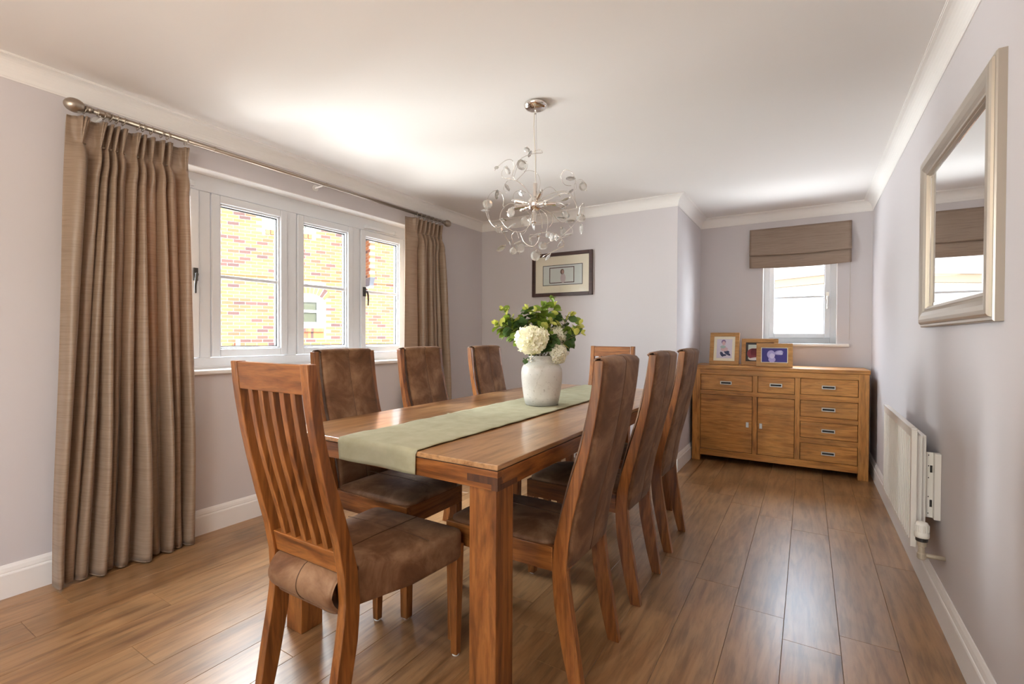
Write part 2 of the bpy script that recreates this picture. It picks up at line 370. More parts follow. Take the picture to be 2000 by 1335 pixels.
# openings of the four lights as y ranges of their sash outer edges
sash = [(.985, 1.445, True), (1.51, 2.008, False), (2.082, 2.572, False), (2.645, 3.125, True)]
SZ0, SZ1 = 1.005, 2.000
fr = MB()
fr.box(XW-.07, XW, WY0, WY1, WZ0, SZ0); fr.box(XW-.07, XW, WY0, WY1, SZ1, WZ1)
edges = [WY0]+[e for s_ in sash for e in s_[:2]]+[WY1]
for k in range(0, len(edges), 2): fr.box(XW-.07, XW, edges[k], edges[k+1], SZ0, SZ1)
fr.box(XW-.005, XW+.004, WY0, WY1, WZ0, WZ0+.02)
inwin(put('frame', fr, M_UPVC, w1, bevel=.004))
for k, (a, b, opener) in enumerate(sash):
    mb = MB(); g = .003
    f1, f2 = .048, .062
    frame_rect(mb, a+g, b-g, SZ0+g, SZ1-g, f1, XW-.05, XW+.012)
    frame_rect(mb, a+g+f1-.002, b-g-f1+.002, SZ0+g+f1-.002, SZ1-g-f1+.002, f2-f1, XW-.05, XW-.004)
    c_ = inwin(put('casement', mb, M_UPVC, w1, bevel=.005))
    i0, i1, j0, j1 = a+g+f2, b-g-f2, SZ0+g+f2, SZ1-g-f2
    if k == 0: pass
    gk = frame_rect(MB(), i0-.004, i1+.004, j0-.004, j1+.004, .008, XW-.032, XW-.02)
    o = put('gasket', gk, M_GASK, c_)
    put('pane', MB().box(XW-.032, XW-.027, i0-.003, i1+.003, j0-.003, j1+.003), M_GLASS, c_)
    zm = 1.503
    put('glazing_bar', MB().box(XW-.026, XW-.012, i0-.002, i1+.002, zm-.011, zm+.011), M_UPVC, c_, bevel=.004)
    if opener:
        hy = (b-.028 if k == 0 else a+.030)
        hb = MB().box(XW+.012, XW+.026, hy-.012, hy+.012, 1.46, 1.535)
        sgn = -1 if k == 0 else 1
        hb.tube([(XW+.026, hy, 1.50), (XW+.045, hy+.004*sgn, 1.498), (XW+.05, hy+.010*sgn, 1.47), (XW+.048, hy+.014*sgn, 1.43), (XW+.046, hy+.013*sgn, 1.385)], [.008, .009, .008, .007, .006], 8)
        put('window_handle', hb, M_BLACK, c_, bevel=.002)
# trickle vents on the head of the frame
for yc in (2.86, 1.24):
    v = MB().box(XW, XW+.018, yc-.17, yc+.17, 2.018, 2.040); v.box(XW, XW+.024, yc-.175, yc-.150, 2.014, 2.044); v.box(XW, XW+.024, yc+.150, yc+.175, 2.014, 2.044)
    inwin(put('trickle_vent', v, M_UPVC, w1, bevel=.003))
sl = MB().box(XW, XL+.028, WY0-.035, WY1+.035, .914, .940)
inwin(put('window_sill', sl, M_TRIM, w1, bevel=.008, seg=3))

# ------------------------------------------------------------------ alcove window
w2 = bpy.data.objects.new('window_2', None); COL.objects.link(w2); w2['kind'] = 'structure'; w2.location = (NX0, YN, NZ0)
def inwin2(o): o.matrix_parent_inverse = Matrix.Translation(-w2.location); return o
YW = YN+.10
f2_ = frame_rect(MB(), NX0, NX1, NZ0, NZ1, .055, YW, YW+.07, 'Y')
inwin2(put('frame', f2_, M_UPVC, w2, bevel=.004))
mb = frame_rect(MB(), NX0+.05, NX1-.05, NZ0+.05, NZ1-.05, .045, YW-.014, YW+.05, 'Y')
c2_ = inwin2(put('casement', mb, M_UPVC, w2, bevel=.005))
put('gasket', frame_rect(MB(), NX0+.09, NX1-.09, NZ0+.09, NZ1-.09, .008, YW+.012, YW+.02, 'Y'), M_GASK, c2_)
put('pane', MB().box(NX0+.094, NX1-.094, YW+.022, YW+.026, NZ0+.094, NZ1-.094), M_GLASS, c2_)
put('glazing_bar', MB().box(NX0+.094, NX1-.094, YW+.006, YW+.02, 1.512, 1.534), M_UPVC, c2_, bevel=.004)
hx = NX1-.072
hb = MB().box(hx-.012, hx+.012, YW-.026, YW-.014, 1.49, 1.56)
hb.tube([(hx, YW-.026, 1.52), (hx, YW-.045, 1.515), (hx+.002, YW-.05, 1.47), (hx, YW-.046, 1.43), (hx, YW-.044, 1.405)], [.008, .009, .007, .008, .009], 8)
put('window_handle', hb, M_STEEL, c2_, bevel=.002)
inwin2(put('window_sill', MB().box(NX0-.09, NX1+.09, YN-.028, YN, NZ0-.026, NZ0).box(NX0, NX1, YN-.001, YW+.001, NZ0-.026, NZ0), M_TRIM, w2, bevel=.006))
# white plastered reveals of both windows
rv = MB().box(XW, XL-.0005, WY0-.002, WY0+.004, WZ0, WZ1).box(XW, XL-.0005, WY1-.004, WY1+.002, WZ0, WZ1).box(XW, XL-.0005, WY0, WY1, WZ1-.004, WZ1+.002)
inwin(put('reveal', rv, M_TRIM, w1))
rv = MB().box(NX0-.002, NX0+.004, YN+.0005, YW, NZ0, NZ1).box(NX1-.004, NX1+.002, YN+.0005, YW, NZ0, NZ1).box(NX0, NX1, YN+.0005, YW, NZ1-.004, NZ1+.002)
inwin2(put('reveal', rv, M_TRIM, w2))

# glazed garden doors behind the camera
d1 = bpy.data.objects.new('door_1', None); COL.objects.link(d1); d1['kind'] = 'structure'; d1.location = (DX0, YF-.15, 0)
for k in range(2):
    a = DX0+(DX1-DX0)/2*k; b = a+(DX1-DX0)/2
    fr_ = frame_rect(MB(), a, b, .0, DZ1, .07, YF-.18, YF-.12, 'Y')
    o = put('door_leaf', fr_, M_UPVC, d1, bevel=.004); o.matrix_parent_inverse = Matrix.Translation(-d1.location)
    put('pane', MB().box(a+.065, b-.065, YF-.153, YF-.148, .065, DZ1-.065), M_GLASS, o)
    hx_ = b-.035 if k == 0 else a+.035
    put('door_handle', MB().cyl((hx_, YF-.12, 1.03), (hx_, YF-.07, 1.03), .009).cyl((hx_, YF-.07, 1.03), (hx_+(-.11 if k == 0 else .11), YF-.07, 1.03), .008), M_STEEL, o)

# ------------------------------------------------------------------ outside
ground = mat('paving', (.33, .31, .28), .9); _mp = coords(ground, (1, 1, 1), False); _n = noise(ground, _mp.outputs[0], 3, 6)
nodes(ground)[1].new(ramp(ground, _n.outputs[0], [(.3, (.26, .24, .21)), (.7, (.40, .37, .33))]).outputs[0], nodes(ground)[2].inputs['Base Color'])
struct('ground', MB().box(-40, 30, -30, 40, -.30, -.12), ground)

# neighbouring brick house
wd = Vector((.4272, .9042, 0)); wnrm = Vector((.9042, -.4272, 0)); WP = Vector((-10.19, 6.64, 0))
house = thing('brick_house', 'red brick house across the gap, with white windows, seen through the side window', 'house', WP)
house.rotation_euler = (0, 0, math.atan2(wd.y, wd.x))      # local +x runs along the wall, local -y faces our window
M_MORT = mat('mortar', (.62, .56, .46), .9)
M_BR = mat('brick', (.3, .12, .06), .85)
N, L, b = nodes(M_BR); oi = N.new('ShaderNodeObjectInfo'); gm = N.new('ShaderNodeNewGeometry'); ad = N.new('ShaderNodeMath'); ad.operation = 'ADD'; frc = N.new('ShaderNodeMath'); frc.operation = 'FRACT'
L.new(oi.outputs['Random'], ad.inputs[0]); L.new(gm.outputs['Random Per Island'], ad.inputs[1]); L.new(ad.outputs[0], frc.inputs[0])
r = ramp(M_BR, frc.outputs[0], [(0, (.10, .055, .055)), (.10, (.14, .07, .06)), (.16, (.30, .10, .05)), (.35, (.36, .15, .06)), (.6, (.42, .17, .065)), (.85, (.42, .20, .08)), (1, (.32, .11, .06))])
L.new(r.outputs[0], b.inputs['Base Color'])
ZT = 4.6
U0, U1 = -6.0, 12.0
Wn = Matrix.Rotation(-house.rotation_euler.z, 3, 'Z')
def toloc(p): return Wn @ (Vector(p)-WP)
def onwall(px, py):        # where a line of sight meets the neighbour's wall, in wall coordinates
    r_ = ray(px, py); t = (WP-ORG).dot(wnrm)/r_.dot(wnrm); q = toloc(ORG+r_*t); return q.x, q.z
lw = (onwall(586, 570)[0]-.16, onwall(631, 570)[0], onwall(600, 640)[1], onwall(600, 578)[1])   # lower window u0,u1,z0,z1
uw = (onwall(518, 447)[0], onwall(541, 447)[0]+.75, onwall(530, 449)[1], 3.95)
def in_hole(u, z, m=0):
    return (lw[0]-m < u < lw[1]+m and lw[2]-m < z < lw[3]+m+.05) or (uw[0]-m < u < uw[1]+m and uw[2]-m < z < uw[3]+m)
mw = MB()
cells_u = sorted([U0, lw[0], lw[1], uw[0], uw[1], U1]); cells_z = sorted([-.2, lw[2], lw[3], uw[2], uw[3], ZT])
for i in range(5):
    for j in range(5):
        uc, zc = (cells_u[i]+cells_u[i+1])/2, (cells_z[j]+cells_z[j+1])/2
        if not in_hole(uc, zc): mw.box(cells_u[i], cells_u[i+1], .0, .25, cells_z[j], cells_z[j+1])
put('wall', mw, M_MORT, house)
bm_ = MB().box(-.1075, .1075, -.006, .05, -.0325, .0325).mesh('brick'); bm_.materials.append(M_BR)
hm_ = MB().box(-.0505, .0505, -.006, .05, -.0325, .0325).mesh('brick'); hm_.materials.append(M_BR)
lint_z0, lint_z1 = lw[3]+.02, lw[3]+.32
cand = []
zr = -.1; row = 0
while zr < ZT:
    u = U0+(row % 2)*.1125+.1125
    zst = onwall(548, 542)[1]
    while u < U1:
        a0, a1 = u-.1075, u+.1075
        blocked = False
        for (h0, h1, hz0, hz1) in ((lw[0]-.02, lw[1]+.02, lw[2]-.25, lw[3]+.30), (uw[0]-.01, uw[1]+.01, uw[2]-.12, uw[3])):
            if a1 > h0 and a0 < h1 and zr+.0375 > hz0 and zr-.0375 < hz1: blocked = True
        if not blocked: cand.append((u, zr))
        u += .225
    zr += .075; row += 1
panes_px = [(421, 543, 396, 682), (585, 675, 432, 682), (708, 774, 460, 682)]
def seen(u, z):
    p = WP+wd*u+Vector((0, 0, z)); c = ROT.transposed() @ (p-ORG)
    X, Y = CX+F*c.x/-c.z, CY-F*c.y/-c.z
    return any(x0 < X < x1 and y0 < Y < y1 for x0, x1, y0, y1 in panes_px), -c.z
vis = sorted([(seen(u, z)[1], u, z) for u, z in cand if seen(u, z)[0]])[:290]
vk = {(u, z) for _, u, z in vis}
for _, u, z in vis: put('brick', bm_, None, house, loc=(u, 0, z))
rest = MB()
for u, z in cand:
    if (u, z) not in vk: rest.box(u-.1075, u+.1075, -.006, .04, z-.0325, z+.0325)
put('brickwork', rest, M_BR, house, kind='stuff')
# soldier-course arch and sill bricks of the lower window
uc = (lw[0]+lw[1])/2; hw = (lw[1]-lw[0])/2; Rr = hw*1.55; zc_ = lw[3]-.06-math.sqrt(Rr*Rr-hw*hw)+.0
a_max = math.asin(hw/Rr)*1.12; nb = 11
for k in range(nb):
    t = -a_max+2*a_max*(k+.5)/nb; r0, r1 = Rr+.01, Rr+.225; dt = a_max/nb*.82
    P_ = [(uc+r0*sin(t-dt), zc_+r0*cos(t-dt)), (uc+r0*sin(t+dt), zc_+r0*cos(t+dt)), (uc+r1*sin(t+dt), zc_+r1*cos(t+dt)), (uc+r1*sin(t-dt), zc_+r1*cos(t-dt))]
    put('arch_brick', MB().prism(P_, 'Y', -.012, .04), M_BR, house)
for k in range(12):
    u = lw[0]-.02+(hw*2+.04)*(k+.5)/12; put('sill_brick', MB().box(u-.03, u+.03, -.045, .04, lw[2]-.085, lw[2]-.005), M_BR, house)
    put('sill_brick', MB().box(u-.03, u+.03, -.008, .04, lw[2]-.24, lw[2]-.095), M_BR, house)
M_WHITE = mat('white_joinery', (.85, .84, .82), .5)
M_DPANE = mat('dark_pane', (.10, .11, .08), .08, spec=.8)
def house_window(u0, u1, z0, z1, bars, arch=False):
    mb = frame_rect(MB(), u0+.005, u1-.005, z0+.005, z1-.005, .13, .02, .10, 'Y')
    for zb in bars: mb.box(u0+.1, u1-.1, .025, .09, zb-.03, zb+.03)
    if arch:
        pts = [(u0+.005, z1-.02)]+[(uc+Rr*sin(-a_max*.88+2*a_max*.88*i/10), zc_+Rr*cos(-a_max*.88+2*a_max*.88*i/10)) for i in range(11)]+[(u1-.005, z1-.02)]
        mb.prism(pts, 'Y', -.002, .10)
    o = put('window', mb, M_WHITE, house, bevel=.006)
    put('pane', MB().box(u0+.1, u1-.1, .06, .075, z0+.1, z1-.1), M_DPANE, o)
    put('window_sill', MB().box(u0-.01, u1+.01, -.04, .06, z0-.005, z0+.06), M_WHITE, o)
house_window(*lw, [(lw[2]+lw[3])/2+.02], True)
house_window(*uw, [uw[2]+.62])
for k in range(10):
    u = uw[0]+(uw[1]-uw[0])*(k+.5)/10; put('sill_brick', MB().box(u-.04, u+.04, -.045, .04, uw[2]-.11, uw[2]-.005), M_BR, house)
# damp course line, flue and jettied bay with lead skirt
zst = onwall(548, 542)[1]
put('string_course', MB().box(U0, U1, -.016, .02, zst-.008, zst+.008), mat('terracotta', (.34, .10, .04), .8), house)
fu = onwall(464, 672)
put('flue_pipe', MB().cyl((fu[0], -.12, fu[1]-.1), (fu[0], -.12, fu[1]+.1), .045).cyl((fu[0], .0, fu[1]-.05), (fu[0], -.12, fu[1]-.05), .04), M_WHITE, house, smooth=False)
def onfront(px, py, off):
    r_ = ray(px, py); o_ = WP+wnrm*off; t = (o_-ORG).dot(wnrm)/r_.dot(wnrm); q = toloc(ORG+r_*t); return q.x, q.z
bu0, bz = onfront(723, 541, .6); bu1 = onfront(732, 541, .6)[0]
bay = MB().box(bu0, bu1, -.60, .0, bz, ZT); put('bay', bay, M_MORT, house)
bb = MB(); zr = bz+.04; row = 0
while zr < ZT-.05:
    n_ = 0; u = bu0+.1125*(row % 2)
    while u < bu1-.03:
        bb.box(max(u, bu0)+.005, min(u+.215, bu1)-.002, -.606, -.55, zr-.0325, zr+.0325); u += .225
    yq = -.60+.1125*(row % 2)
    while yq < -.03:
        bb.box(bu1-.05, bu1+.006, yq, min(yq+.215, -.02), zr-.0325, zr+.0325); bb.box(bu0-.006, bu0+.05, yq, min(yq+.215, -.02), zr-.0325, zr+.0325); yq += .225
    zr += .075; row += 1
put('bay_brickwork', bb, M_BR, house, kind='stuff')
M_LEAD = mat('lead', (.16, .18, .22), .5, .3)
put('lead_skirt', MB().hexa([(bu0+.01, -.50, bz-.20), (bu1-.005, -.50, bz-.20), (bu1-.005, 0, bz-.20), (bu0+.01, 0, bz-.20)], [(bu0, -.61, bz), (bu1+.01, -.61, bz), (bu1+.01, 0, bz), (bu0, 0, bz)]), M_LEAD, house)
put('soffit_board', MB().box(bu0, bu1, -.52, 0, bz-.23, bz-.20), M_WHITE, house)
put('roof', MB().prism([(-.55, ZT), (4.5, ZT), (4.5, ZT+2.4), (3.8, ZT+2.4)], 'X', U0-.3, U1+.3), mat('roof_tile', (.22, .12, .09), .9), house)

# garage seen through the alcove window
gd = Vector((-.847, .531, 0)); GP = atd(1565, 600, 9.0); GP.z = -.12
gar = thing('garage', 'pale garage with vertically ribbed door, seen through the alcove window', 'garage', GP)
gar.rotation_euler = (0, 0, math.atan2(-gd.y, -gd.x))
M_GAR = mat('garage_door_paint', (.58, .55, .50), .5); M_GARF = mat('fascia_paint', (.46, .37, .27), .6)
dep = 9.0
zf0 = EYE+(655-554)/F*dep+.12; zf1 = EYE+(655-537)/F*dep+.12
put('wall', MB().box(-4, 4, .05, .3, 0, zf1+.1), mat('cream_render', (.78, .72, .62), .8), gar)
for k in range(58):
    u = -2.9+.1*k; put('door_plank', MB().prism([(u+.001, .05), (u+.099, .05), (u+.099, .008), (u+.088, 0), (u+.012, 0), (u+.001, .008)], 'Z', .05, zf0), M_GAR, gar)
put('fascia_board', MB().box(-4, 4, -.06, .05, zf0, zf1), M_GARF, gar, bevel=.01)
put('gutter', MB().tube([(-4.1, -.13, zf1+.04), (4.1, -.13, zf1+.04)], .06, 12), M_WHITE, gar)
put('roof', MB().prism([(-.2, zf1+.06), (3.5, zf1+2.0), (3.5, zf1+.06)], 'X', -4.2, 4.2), mat('pale_tile', (.62, .55, .48), .9), gar)

# trees in the garden (seen reflected in the picture glass)
def tree(cx, cy, h, label, seed):
    rnd = random.Random(seed); t = thing('garden_tree', label, 'tree', (cx, cy, -.12))
    put('trunk', MB().tube([(0, 0, 0), (.05, .02, h*.35), (0, .1, h*.7)], [.16, .12, .06], 10), mat('bark', (.10, .07, .05), .9), t, smooth=True)
    mb = MB()
    for k in range(2600):
        d = Vector((rnd.gauss(0, 1), rnd.gauss(0, 1), rnd.gauss(0, 1))).normalized()*rnd.uniform(.55, 1)
        p = Vector((d.x*h*.36, d.y*h*.36, h*.62+d.z*h*.38)); s_ = rnd.uniform(.08, .16)
        q = Quaternion((rnd.gauss(0, 1), rnd.gauss(0, 1), rnd.gauss(0, 1), rnd.gauss(0, 1))).normalized()
        mb.add([p+q @ Vector(c) for c in ((-s_, 0, 0), (0, -s_*.6, .02), (s_, 0, 0), (0, s_*.6, .02))], [(0, 1, 2, 3)])
    put('foliage', mb, M_LEAFM, t, kind='stuff')
tree(-7.5, -5.6, 4.6, 'green garden tree, the one mirrored at the left of the picture glass', 3)
tree(-8.0, -10.6, 5.2, 'green garden tree, the one mirrored at the right of the picture glass', 4)
hedge = MB(); rnd = random.Random(9)
for k in range(5200):
    p = Vector((rnd.uniform(-5.3, 5), -6.3+rnd.uniform(-.35, .35), rnd.uniform(-.1, 1.75))); s_ = rnd.uniform(.05, .11)
    q = Quaternion((rnd.gauss(0, 1), rnd.gauss(0, 1), rnd.gauss(0, 1), rnd.gauss(0, 1))).normalized()
    hedge.add([p+q @ Vector(c) for c in ((-s_, 0, 0), (0, -s_*.6, .02), (s_, 0, 0), (0, s_*.6, .02))], [(0, 1, 2, 3)])
put('hedge', hedge, M_LEAFM, label='clipped green hedge at the end of the garden behind the camera', category='hedge', kind='stuff')

# ------------------------------------------------------------------ dining table
TX0, TX1, TY0, TY1, TZ = -1.735, -.734, 1.115, 3.318, .779
tb = thing('dining_table', 'long brown wooden dining table with square corner legs', 'table', (0, 0, 0))
put('tabletop', MB().box(TX0, TX1, TY0, TY1, TZ-.016, TZ), W_TOP, tb, bevel=.0025)
lip = MB().box(TX0+.004, TX1-.004, TY0+.004, TY1-.004, TZ-.019, TZ-.0155); put('shadow_gap', lip, M_DARK, tb)
A0, A1 = TZ-.074, TZ-.0185
for nm, c, ax in (('apron', (TX0, TX1, TY0, TY0+.03), 'X'), ('apron', (TX0, TX1, TY1-.03, TY1), 'X'), ('apron', (TX0, TX0+.03, TY0+.03, TY1-.03), 'Y'), ('apron', (TX1-.03, TX1, TY0+.03, TY1-.03), 'Y')):
    put(nm, MB().box(*c, A0, A1), W_CH[ax], tb, bevel=.002)
LW = .094
for sx in (0, 1):
    for sy in (0, 1):
        lx0 = TX0+.010 if sx == 0 else TX1-.010-LW; ly0 = TY0+.008 if sy == 0 else TY1-.008-LW
        put('leg', MB().box(lx0, lx0+LW, ly0, ly0+LW, 0, A0), W_CH['Z'], tb, bevel=.003)
        ya = TY0-.0012 if sy == 0 else TY1-.02; yb = TY0+.02 if sy == 0 else TY1+.0012
        xa = TX0-.0012 if sx == 0 else TX1-.105; xb = TX0+.105 if sx == 0 else TX1+.0012
        jb = MB().box(xa, xb, ya, yb, A0+.017, A0+.038)
        xa2 = TX0-.0013 if sx == 0 else TX1-.02; xb2 = TX0+.02 if sx == 0 else TX1+.0013
        yb0 = TY0-.001 if sy == 0 else TY1-.105; yb1 = TY0+.105 if sy == 0 else TY1+.001
        jb2 = MB().box(xa2, xb2, yb0, yb1, A0+.001, A0+.0165)
        put('finger_joint', jb, W_JOINT, tb); put('finger_joint', jb2, W_JOINT, tb)

# runner
RX0, RX1 = -1.403, -1.036
def runner_pt(u, v):
    L0, L1, L2 = .072, TY1-TY0, .075
    s_ = v*(L0+L1+L2); x = RX0+(RX1-RX0)*u
    wob = .0012*sin(9*x*3+s_*11)+.0010*sin(s_*31+x*7)
    if s_ < L0: 
        f = (L0-s_); return (x+.004*(1-u)*f/L0*2, TY0-.0035-.004*sin(u*9)*f/L0-.0015, TZ+.002-f)
    if s_ > L0+L1: f = s_-L0-L1; return (x, TY1+.004, TZ+.002-f)
    return (x+.004*sin(s_*2.1), TY0+(s_-L0), TZ+.0032+abs(wob)*1.3)
rn = MB().grid(runner_pt, 26, 190)
ro = put('table_runner', rn, M_LINEN, smooth=True, label='sage green linen runner lying along the dining table', category='table runner')
sm = ro.modifiers.new('thick', 'SOLIDIFY'); sm.thickness = .0022; sm.offset = 1
put('folded_crease', MB().grid(lambda u, v: (RX0+.002+.17*u, 1.705-.05*u+.014*v, TZ+.0068+.0035*sin(v*pi)*(1-u)), 14, 4), M_LINEN, ro, smooth=True)

# ------------------------------------------------------------------ dining chairs
REAR = [(0, -.283), (.05, -.274), (.111, -.264), (.171, -.255), (.272, -.237), (.34, -.227), (.392, -.222), (.476, -.227), (.563, -.243), (.666, -.270), (.783, -.298), (.865, -.315), (.954, -.330), (1.01, -.337), (1.066, -.342)]
FRNT = [(0, -.240), (.05, -.226), (.111, -.211), (.171, -.198), (.272, -.178), (.34, -.172), (.392, -.170), (.476, -.178), (.563, -.199), (.666, -.229), (.783, -.266), (.865, -.285), (.954, -.300), (1.01, -.306), (1.066, -.312)]
def interp(tab, z):
    for (a, b_), (c, d) in zip(tab, tab[1:]):
        if a <= z <= c: return b_+(d-b_)*(z-a)/(c-a)
    return tab[0][1] if z < tab[0][0] else tab[-1][1]
def stile(x0, x1, dz=0):
    A = [(y, z) for z, y in REAR]; B = [(y, z) for z, y in FRNT]
    # strip_prism axis X wants (y, z) pairs
    return MB().strip_prism(A, B, 'X', x0, x1)
def legbox(x0, x1, y0, y1, z1, taper=.004):
    t = taper
    return MB().hexa([(x0+t, y0+t, .006), (x1-t, y0+t, .006), (x1-t, y1-t, .006), (x0+t, y1-t, .006)], [(x0, y0, z1), (x1, y0, z1), (x1, y1, z1), (x0, y1, z1)])
def glides(parent, x, y): put('glide', MB().lathe([(.010, 0), (.013, .002), (.013, .007), (.009, .009)], 12, (x, y, 0)), M_GREY_GLIDE, parent)
CW = .180
def side_chair():
    t = thing('dining_chair', '', 'chair')
    for sx in (-1, 1):
        a, b_ = sorted((sx*CW, sx*(CW-.030)))
        p = put('back_post', stile(a, b_), W_CH['Z'], t, bevel=.003); glides(p, sx*(CW-.015), -.262)
        g_ = put('leg', legbox(min(sx*CW, sx*(CW-.042)), max(sx*CW, sx*(CW-.042)), .228, .270, .378), W_CH['Z'], t, bevel=.003); glides(g_, sx*(CW-.021), .249)
        put('seat_rail', MB().box(min(sx*CW, sx*(CW-.024)), max(sx*CW, sx*(CW-.024)), -.172, .270, .378, .456), W_CH['Y'], t, bevel=.002)
    put('seat_rail', MB().box(-CW+.024, CW-.024, .246, .270, .378, .456), W_CH['X'], t, bevel=.002)
    put('seat_rail', MB().box(-CW+.030, CW-.030, -.215, -.190, .378, .456), W_CH['X'], t, bevel=.002)
    def cush(u, v):     # domed drop-in cushion, perimeter u, rows v
        a = 2*pi*u; hx, hy = CW-.006, .218
        k = [0, .0, 1, 1, .93, .78, .5, .18, 0.0][v]
        hgt = [.440, .448, .456, .466, .479, .489, .497, .500, .501][v]
        k = [.9, .985, 1, 1, .93, .78, .5, .18, 0.0][v]
        c, s_ = cos(a), sin(a); e = .22
        x = (abs(c)**e)*(1 if c >= 0 else -1)*hx*k; y = (abs(s_)**e)*(1 if s_ >= 0 else -1)*hy*k
        return (x, .050+y, hgt-.012*(abs(x/hx)**2+abs(y/hy)**2)*(1 if v > 3 else 0)*.5)
    mb = MB(); nu, nv = 56, 9
    vs_ = [cush(i/nu, j) for j in range(nv) for i in range(nu)]
    mb.add(vs_, [(j*nu+i, j*nu+(i+1) % nu, (j+1)*nu+(i+1) % nu, (j+1)*nu+i) for j in range(nv-1) for i in range(nu)])
    se = put('seat', mb, M_SUEDE, t, smooth=True)
    put('seam', MB().tube([(0, -.15+.4*i/10, .5015-.003*abs(i-5)/5) for i in range(11)], .0016, 6), M_SEAM, se, smooth=True)
    # padded back that wraps over the top
    zs = [.395+.055*i for i in range(13)]
    loop = [(interp(FRNT, z)+.012+.010*sin(pi*i/12), z) for i, z in enumerate(zs)]
    loop += [(-.290, 1.066), (-.300, 1.074), (-.318, 1.0775), (-.340, 1.073), (-.350, 1.062)]
    loop += [(interp(REAR, z)-.010, z) for z in zs[::-1]]
    loop[-1] = (loop[-1][0]+.008, zs[0])
    IW = CW-.031; xs = [-1, -.97, -.85, -.6, -.3, -.03, 0, .03, .3, .6, .85, .97, 1]
    off = [-.010, -.003, .0, .003, .005, .005, .0035, .005, .005, .003, 0, -.003, -.010]
    vs_ = []; n = len(loop)
    ctr = [(( interp(FRNT, z)+interp(REAR, z))/2) for _, z in loop]
    for xi, of in zip(xs, off):
        for (y, z), cy in zip(loop, ctr):
            sg = 1 if y > cy else -1
            wx = CW-.006 if (y < -.33 and z > 1.05) or (z <= 1.062 and y < cy) else IW
            vs_.append((xi*wx, y+sg*of, z+(of*.35 if z > 1.065 else 0)))
    mb = MB().add(vs_, [(a*n+i, a*n+(i+1) % n, (a+1)*n+(i+1) % n, (a+1)*n+i) for a in range(len(xs)-1) for i in range(n)]+[tuple(range(n)), tuple((len(xs)-1)*n+i for i in range(n))[::-1]])
    bk = put('backrest', mb, M_SUEDE, t, smooth=True)
    put('seam', MB().tube([(0, y+(.004 if y > c_ else -.004), z+(.0015 if z > 1.065 else 0)) for (y, z), c_ in zip(loop, ctr)], .0015, 6), M_SEAM, bk, smooth=True)
    return t
